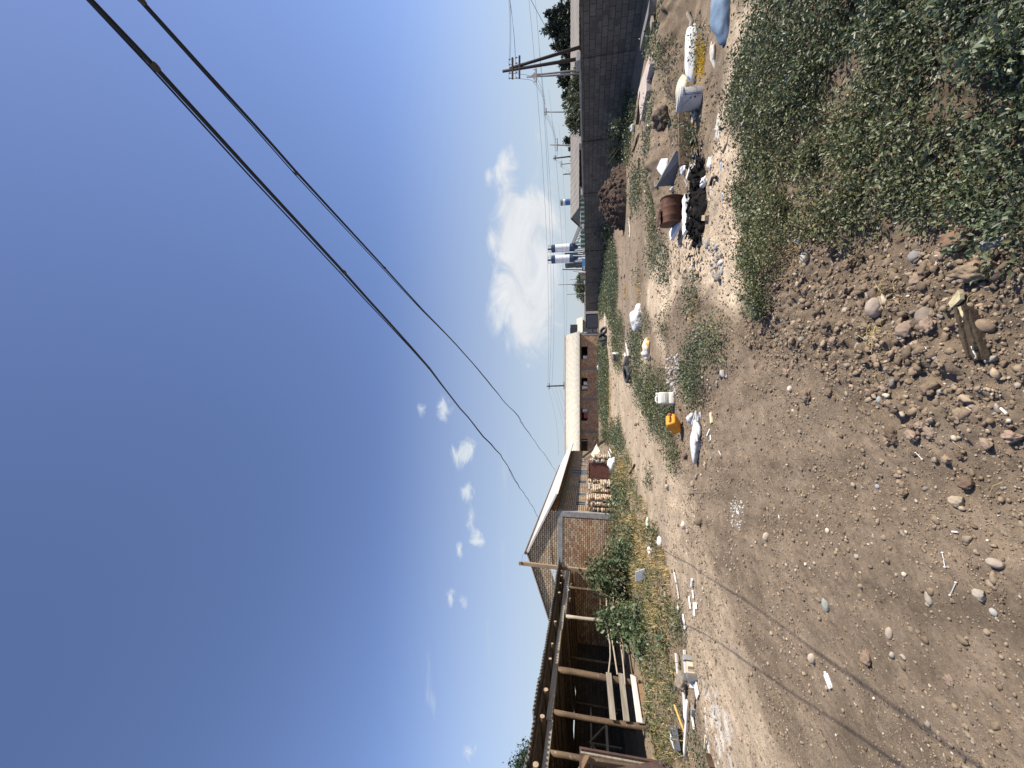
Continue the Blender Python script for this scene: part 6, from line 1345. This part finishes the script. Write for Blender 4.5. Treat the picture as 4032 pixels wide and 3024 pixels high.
for _ in range(260):
    a_ = random.gauss(0, .33); b_ = random.gauss(0, .13); l_ = random.uniform(.03, .13); m_ = Matrix.Rotation(random.uniform(0, 3.1), 3, 'Z') @ Matrix.Rotation(random.uniform(-.6, .6), 3, 'Y') @ Matrix.Rotation(random.uniform(-.6, .6), 3, 'X')
    mb.box((max(-1, min(1, a_)), max(-.35, min(.35, b_)), .07+.05*random.random()), (l_, l_*random.uniform(.25, .6), .008), m_, .006)
tag(mb.build('charred_scraps', M_CHAR, hp), kind='stuff')
mb = MB()
for _ in range(14):
    a_ = random.uniform(-.1, .8); b_ = random.uniform(-.25, .3); l_ = random.uniform(.03, .12); m_ = Matrix.Rotation(random.uniform(0, 3.1), 3, 'Z') @ Matrix.Rotation(random.uniform(-.5, .5), 3, 'Y')
    mb.box((a_, b_, .09+.05*random.random()), (l_, l_*.3, .006), m_, .006)
tag(mb.build('paper_scraps', BAGD, hp), kind='stuff')
P = [pk(850,635), pk(858,590), pk(872,555), pk(890,542), pk(912,545)]; mb = MB(); mb.tube([Vector((*gp(*p), hz(*gp(*p))+.03)) for p in P], .02, 8); tag(mb.build('black_hose', M_WIRE, smooth=True), 'short curved piece of black hose in front of the charred heap', 'hose')
lie('wood_block', 'small clean block of yellow wood beside the charred heap', 'wood block', gp(*pk(735,985)), gp(*pk(802,990)), .07, .05, M_CUT); lie('white_strip', 'white plastic strip on top of the charred heap', 'strip', gp(*pk(655,555)), gp(*pk(690,440)), .06, .012, M_WHITE, .12)
def bottle(name, label, p, rz, r_, l_, m, mcap):
    e = empty(name, (p[0], p[1], hz(*p)+r_), label, 'bottle', rz=rz); rot = Matrix.Rotation(R(90), 3, 'Y')
    mb = MB(); mb.lathe([(r_*.8,0),(r_,.01),(r_,l_*.3),(r_*.93,l_*.33),(r_*.93,l_*.5),(r_,l_*.53),(r_,l_*.68),(r_*.5,l_*.88),(r_*.32,l_*.92),(r_*.32,l_*.96)], 20, (0,0,0), rot); mb.build('body', m, e, True)
    mb = MB(); mb.lathe([(r_*.4,l_*.95),(r_*.4,l_)], 14, (0,0,0), rot); mb.build('cap', mcap, e)
    mb = MB(); mb.lathe([(r_*1.01,l_*.34),(r_*1.01,l_*.5)], 20, (0,0,0), rot); mb.build('wrapper_band', M_SBL if 'clear' in label else mcap, e)
gl = NT('clear_plastic').pbr(.15, .5); gl.col((.62,.66,.70)); gl.b.inputs['Transmission Weight'].default_value = .55; gl = gl.m
bottle('plastic_bottle', 'clear plastic bottle with blue band lying at the end of the timber board', gp(*pk(715,330)), R(50), .04, .26, gl, M_WHITE); bottle('plastic_bottle', 'green and white plastic bottle lying at the left verge of the track', zg(3,1325,1175), R(20), .05, .32, mat('green_bottle', (.30,.55,.30), (.55,.68,.50), 5, .3, .5, bump=0), M_WHITE)
bottle('glass_bottle', 'brown bottle with reddish neck lying beside the concrete slab', gp(2150+1720*.2411, 180+590*.2411), R(-10), .06, .42, mat('brown_bottle', (.20,.08,.05), (.45,.42,.40), 3, .3, .5, bump=0), M_RUST)
# ---------------------------------------------------------------- slabs along the wall
sk = lambda a, b: (2150+a*.2411, 180+b*.2411)
poly = [gp(*sk(a, b), .12) for a, b in ((1690,130),(1620,360),(1515,700),(1500,770),(1545,1235),(1600,930),(1640,740),(1640,560),(1700,300))]
mb = MB(); mb.prism([(x, y, .12) for x, y in poly], (0, 0, -.26)); tag(mb.build('concrete_slab', mat('pinkish_concrete', (.50,.43,.38), (.40,.34,.30), 5, .9, .2, bump=.4)), 'long flat broken concrete slab lying in the sun beside the trench at the wall', 'slab')
lie('dark_beam', 'dark beam lying along the edge of the concrete slab', 'beam', gp(*sk(1600,760)), gp(*sk(1530,1260)), .12, .10, M_TIMD, .03)
lie('grey_kerb', 'grey concrete kerb piece lying parallel to the wall foot', 'kerb', gp(2585,20), gp(2545,170), .35, .18, M_CONCD, .0, .02); lie('grey_kerb', 'thin shaded plank lying across the trench at the right edge', 'plank', gp(2570,-30), gp(2592,100), .16, .06, M_PLANK, .1)
lie('pale_plank', 'pale plank lying on bare soil at the right edge near the wall', 'plank', gp(2578,60), gp(2583,105), .2, .06, M_CHIP, .05)
# sticks over the yard
SG = 'sticks lying on the yard'
for i, (n_, x1_, y1_, x2_, y2_, r_, m, lab) in enumerate(((2,1166,115,1170,268,.02,M_WHITE,'long white stick lying on the ploughed part of the yard'),(2,1226,380,1228,470,.018,M_CHIP,'brown stick lying left of the long white stick'),(1,1240,1068,1195,1200,.03,M_TIMD,'dark curved branch lying near the wall weeds'),(1,1245,1250,1240,1375,.03,M_TIMD,'dark straight batten lying before the dark soil mound'),(1,1308,975,1320,1015,.02,M_PLANKW,'short pale stick near the end of the concrete slab'),(1,1650,95,1665,215,.03,M_PLANK,'pale pole end sticking out beside the long white sack'),(2,1150,1105,1164,1235,.05,M_PLANKW,'pale split board lying behind the two flat tyres'),(2,1138,1190,1148,1245,.05,M_PLANKW,'second pale board lying close to the two flat tyres'),(2,946,1175,948,1248,.05,M_WHITE,'white pipe lying before the far outbuilding'),(2,972,820,978,975,.06,M_PLANKW,'pale timber lying in the far weeds near the gate'),(1,1950,1100,1905,1210,.008,M_PLANK,'thin dry stalk lying on the edge of the near weeds'),(3,1170,730,1212,660,.03,M_TIMD,'dark thin rod lying at the left edge of the track'),(8,640,1350,745,1550,.003,M_TIMD,'thin curved twig lying at the left of the near track'),(3,1875,555,1890,590,.006,M_PLANKW,'small pale stick lying right of the pale chips'))):
    p, q = zg(n_, x1_, y1_), zg(n_, x2_, y2_); mb = MB(); k_ = 6; mb.tube([Vector((p[0]+(q[0]-p[0])*j/k_, p[1]+(q[1]-p[1])*j/k_, hz(p[0]+(q[0]-p[0])*j/k_, p[1]+(q[1]-p[1])*j/k_)+r_+.01*math.sin(j*1.3)*(r_ > .01))) for j in range(k_+1)], r_, 7, jit=.1); tag(mb.build('stick', m), lab, 'stick', SG)
# tyres
M_RUB = mat('old_rubber', (.038,.038,.040), (.06,.06,.062), 6, .75, .3, bump=.3)
def tyre(label, p, rot, Rr=.32, w_=.2, lift=0):
    e = empty('car_tyre', (p[0], p[1], hz(*p)+lift), label, 'tyre', 'old tyres lying in the yard'); e.rotation_euler = rot
    r0 = Rr*.60; prof = [(r0,-w_*.36),(r0*1.05,-w_*.46),(Rr*.82,-w_*.52),(Rr*.95,-w_*.45),(Rr,-w_*.33),(Rr,w_*.33),(Rr*.95,w_*.45),(Rr*.82,w_*.52),(r0*1.05,w_*.46),(r0,w_*.36),(r0*1.06,w_*.3),(Rr*.86,w_*.2),(Rr*.86,-w_*.2),(r0*1.06,-w_*.3)]
    n = 36; vs = [(r*math.cos(2*math.pi*k/n), r*math.sin(2*math.pi*k/n), z) for r, z in prof for k in range(n)]; m = len(prof)
    mb = MB(); mb.add(vs, [(i*n+k, i*n+(k+1) % n, ((i+1) % m)*n+(k+1) % n, ((i+1) % m)*n+k) for i in range(m) for k in range(n)]); mb.build('casing', M_RUB, e, True)
    for zz in (-.2, 0, .2):
        mb = MB(); mb.tube([(Rr*1.002*math.cos(t), Rr*1.002*math.sin(t), w_*zz) for t in np.linspace(0, 6.2832, 37)], .008, 5, False); mb.build('tread_rib', M_RUB, e)
tyre('flat tyre with pale sidewall, nearer of the two lying at the track edge', zg(2,1178,1355), (R(8),R(-6),0), .34, .22, .13); tyre('flat tyre lying just behind and right of the nearer one at the track edge', zg(2,1165,1275), (R(-5),R(10),0), .34, .22, .13)
tyre('tyre standing upright in the far tyre pile', zg(2,985,1065), (R(80),R(10),R(35)), .40, .26, .40); tyre('tyre leaning on the right side of the far tyre pile', zg(2,985,1010), (R(40),R(35),0), .38, .26, .28); tyre('tyre lying flat at the front of the far tyre pile', zg(2,984,1090), (R(10),0,0), .38, .26, .13); tyre('small tyre lying flat at the left end of the far tyre pile', zg(2,975,1130), (R(25),R(-10),0), .36, .24, .15)
tyre('dark tyre lying by the far outbuilding next to the white bag', zg(2,950,1275), (R(10),R(4),0), .42, .3, .16)
c0 = zg(2,1088,1230); pb = empty('grey_pail', (c0[0]+.1, c0[1], hz(*c0)+.19), 'grey pail lying on its side at the edge of the far track', 'pail'); pb.rotation_euler = (R(90), 0, R(70))
mb = MB(); mb.lathe([(.13,-.2),(.18,.18),(.19,.19),(.175,.19),(.125,-.18)], 24); mb.build('body', mat('grey_pail', (.20,.205,.21), bump=.1), pb, True); mb = MB(); mb.lathe([(.186,.175),(.198,.178),(.198,.2),(.182,.203)], 24); mb.build('rim', M_WHITE, pb)
# ---------------------------------------------------------------- left verge litter
rk = lambda a, b: gp(2600+a*.3158, 2500+b*.3158)
def verge(name, label, cat, a, b, w_, th, m, lift=.0, jit=.002): return lie(name, label, cat, rk(*a), rk(*b), w_, th, m, lift, jit)
p, q = rk(372,820), rk(348,1555); mb = MB(); mb.tube([Vector((p[0]+(q[0]-p[0])*j/6, p[1]+(q[1]-p[1])*j/6, hz(p[0]+(q[0]-p[0])*j/6, p[1]+(q[1]-p[1])*j/6)+.05)) for j in range(7)], .022, 8); tag(mb.build('white_pipe', M_WHITE, smooth=True), 'long white plastic pipe lying along the left verge', 'pipe')
p, q = rk(265,890), rk(350,1235); mb = MB(); mb.tube([Vector((*p, hz(*p)+.12)), Vector(((p[0]+q[0])/2, (p[1]+q[1])/2, hz(*p)+.09)), Vector((*q, hz(*q)+.05))], .018, 7); tag(mb.build('yellow_stick', mat('yellow_wood', (.62,.40,.12), bump=.1)), 'yellow stick lying across the white pipe in the verge', 'stick')
verge('white_board','long narrow white board lying at the edge of the dry grass','board',(240,240),(270,570),.06,.03,M_WHITE,.05); verge('white_board','broad white board beside the white pipe','board',(320,700),(338,1060),.10,.02,M_WHITE,.03); verge('white_board','pale board end under the concrete chunk','board',(330,190),(355,500),.05,.04,M_PLANKW,.02); verge('white_board','dirty board lying parallel to the tiles','board',(312,330),(335,490),.06,.05,M_PLANK)
verge('grey_block','grey concrete block at the far end of the tile row','block',(380,265),(388,330),.20,.12,M_CONC); tl = mat('cream_tile', (.58,.50,.38), (.50,.42,.31), 6, .8, .2, bump=.2)
for i, (a, b, lab) in enumerate((((400,338),(402,382),'first cream brick of the row along the verge, next to the grey block'),((403,392),(405,438),'second cream brick of the row along the verge'),((412,445),(414,492),'third cream brick of the row along the verge, nearest the dark blocks'))): verge('cream_brick', lab, 'brick', a, b, .17, .09, tl)
verge('dark_block','white topped dark block at the near end of the brick row','block',(408,500),(415,575),.13,.13,mat('dark_block', (.16,.16,.165), bump=.3)); verge('dark_block','grey block standing beside the white topped one','block',(452,495),(458,555),.10,.15,M_CONCD); verge('white_sheet','white square sheet lying flat on the track edge','sheet',(450,595),(485,780),.18,.02,M_WHITE,.01); verge('white_strip','white strip under the dark blocks','strip',(408,585),(412,665),.06,.05,M_WHITE)
a0 = rk(350,640); tag(link('concrete_chunk', np_mesh('concrete_chunk', ROCKS[7]*np.array((.16,.13,.13)), F4, stone_mat((.26,.22,.17))), None, (a0[0], a0[1]+.1, hz(*a0)+.06)), 'rough brown concrete chunk lying on the white boards', 'chunk')
verge('grey_tile','grey broken tile lying beside the pipe','tile',(415,915),(435,985),.16,.05,M_CONC); verge('dark_stick','dark stick lying left of the white square sheet','stick',(460,740),(438,910),.03,.025,M_TIMD); verge('white_strip','white broken strip in the near verge weeds','strip',(420,990),(455,1185),.05,.02,M_WHITE,.03); verge('dark_plank','dark charred plank end lying on the white lime at the left edge','plank',(632,1505),(690,1680),.06,.06,M_TIMD,.01,.01); verge('orange_stick','short orange stick on the lime spill','stick',(590,1260),(575,1420),.03,.015,M_PAINTY,.02)
p = [rk(185,1130), rk(280,1140), rk(335,1460), rk(270,1480)]; mb = MB(); mb.prism([(x, y, hz(x, y)+.10) for x, y in p], (0,0,.015)); tag(mb.build('slate_sheet', mat('slate_sheet', (.12,.12,.125), (.08,.08,.085), 5, .8, .3, bump=.2)), 'dark slate coloured sheet lying in the verge grass', 'sheet')
crumple('white_bag', 'white bag caught in the verge grass beside the slate sheet', 'bag', rk(205,1320), (.14,.10,.09), 0, 61, .4, mt=BAGW); crumple('white_pouch', 'small white pouch at the track edge left of the green bottle', 'pouch', zg(3,1412,1275), (.13,.09,.07), 0, 62, .2, mt=BAGW); crumple('paper_scrap', 'white scrap of paper in the dry grass at the track edge', 'paper', zg(3,1335,1352), (.10,.08,.06), 0, 63, .5, mt=BAGW)
p0, p1 = zg(4,1310,85), zg(4,1308,165); mb = MB(); z0 = hz(*p0); mb.prism([(p0[0],p0[1],z0+.08),(p1[0],p1[1],z0+.08),(p1[0]-.15,p1[1]+.1,z0+.30),(p0[0]-.15,p0[1]+.1,z0+.30)], (.01,.012,.006)); tag(mb.build('glass_sheet', mat('milky_pane', (.50,.53,.56), (.36,.39,.42), 3, .2, .6, bump=.05)), 'milky pane of glass leaning in the grass before the largest bush', 'pane')
gk = lambda a, b: gp(2350+a*.211, 2150+b*.211)
for i, (a, b, w_, lab) in enumerate((((1285,810),(1300,975),.05,'white lath lying on top of the dry grass'),((1460,450),(1500,690),.04,'pale forked stick lying on the track by the dry grass'),((1515,730),(1555,985),.05,'brownish lath lying end to end with the forked stick'),((1810,620),(1795,765),.06,'bright white lath on the track, far end of the litter line'),((1810,830),(1830,980),.06,'white lath lying between small white chips'),((1745,950),(1785,1180),.05,'broken white lath parallel to another on the track'),((1845,1060),(1850,1300),.06,'white lath next to the broken one on the track'),((1875,1060),(1885,1180),.05,'short white lath nearest the track centre'),((1525,1085),(1550,1235),.10,'white pointed piece of board in the verge greenery'),((1630,1280),(1675,1560),.11,'white torn board with dark underside at the track edge'))): lie('white_lath', lab, 'lath', gk(*a), gk(*b), w_*.7, .02, M_WHITE if i not in (1,2) else M_PLANKW, .015, .004, 'white laths littered along the left verge')
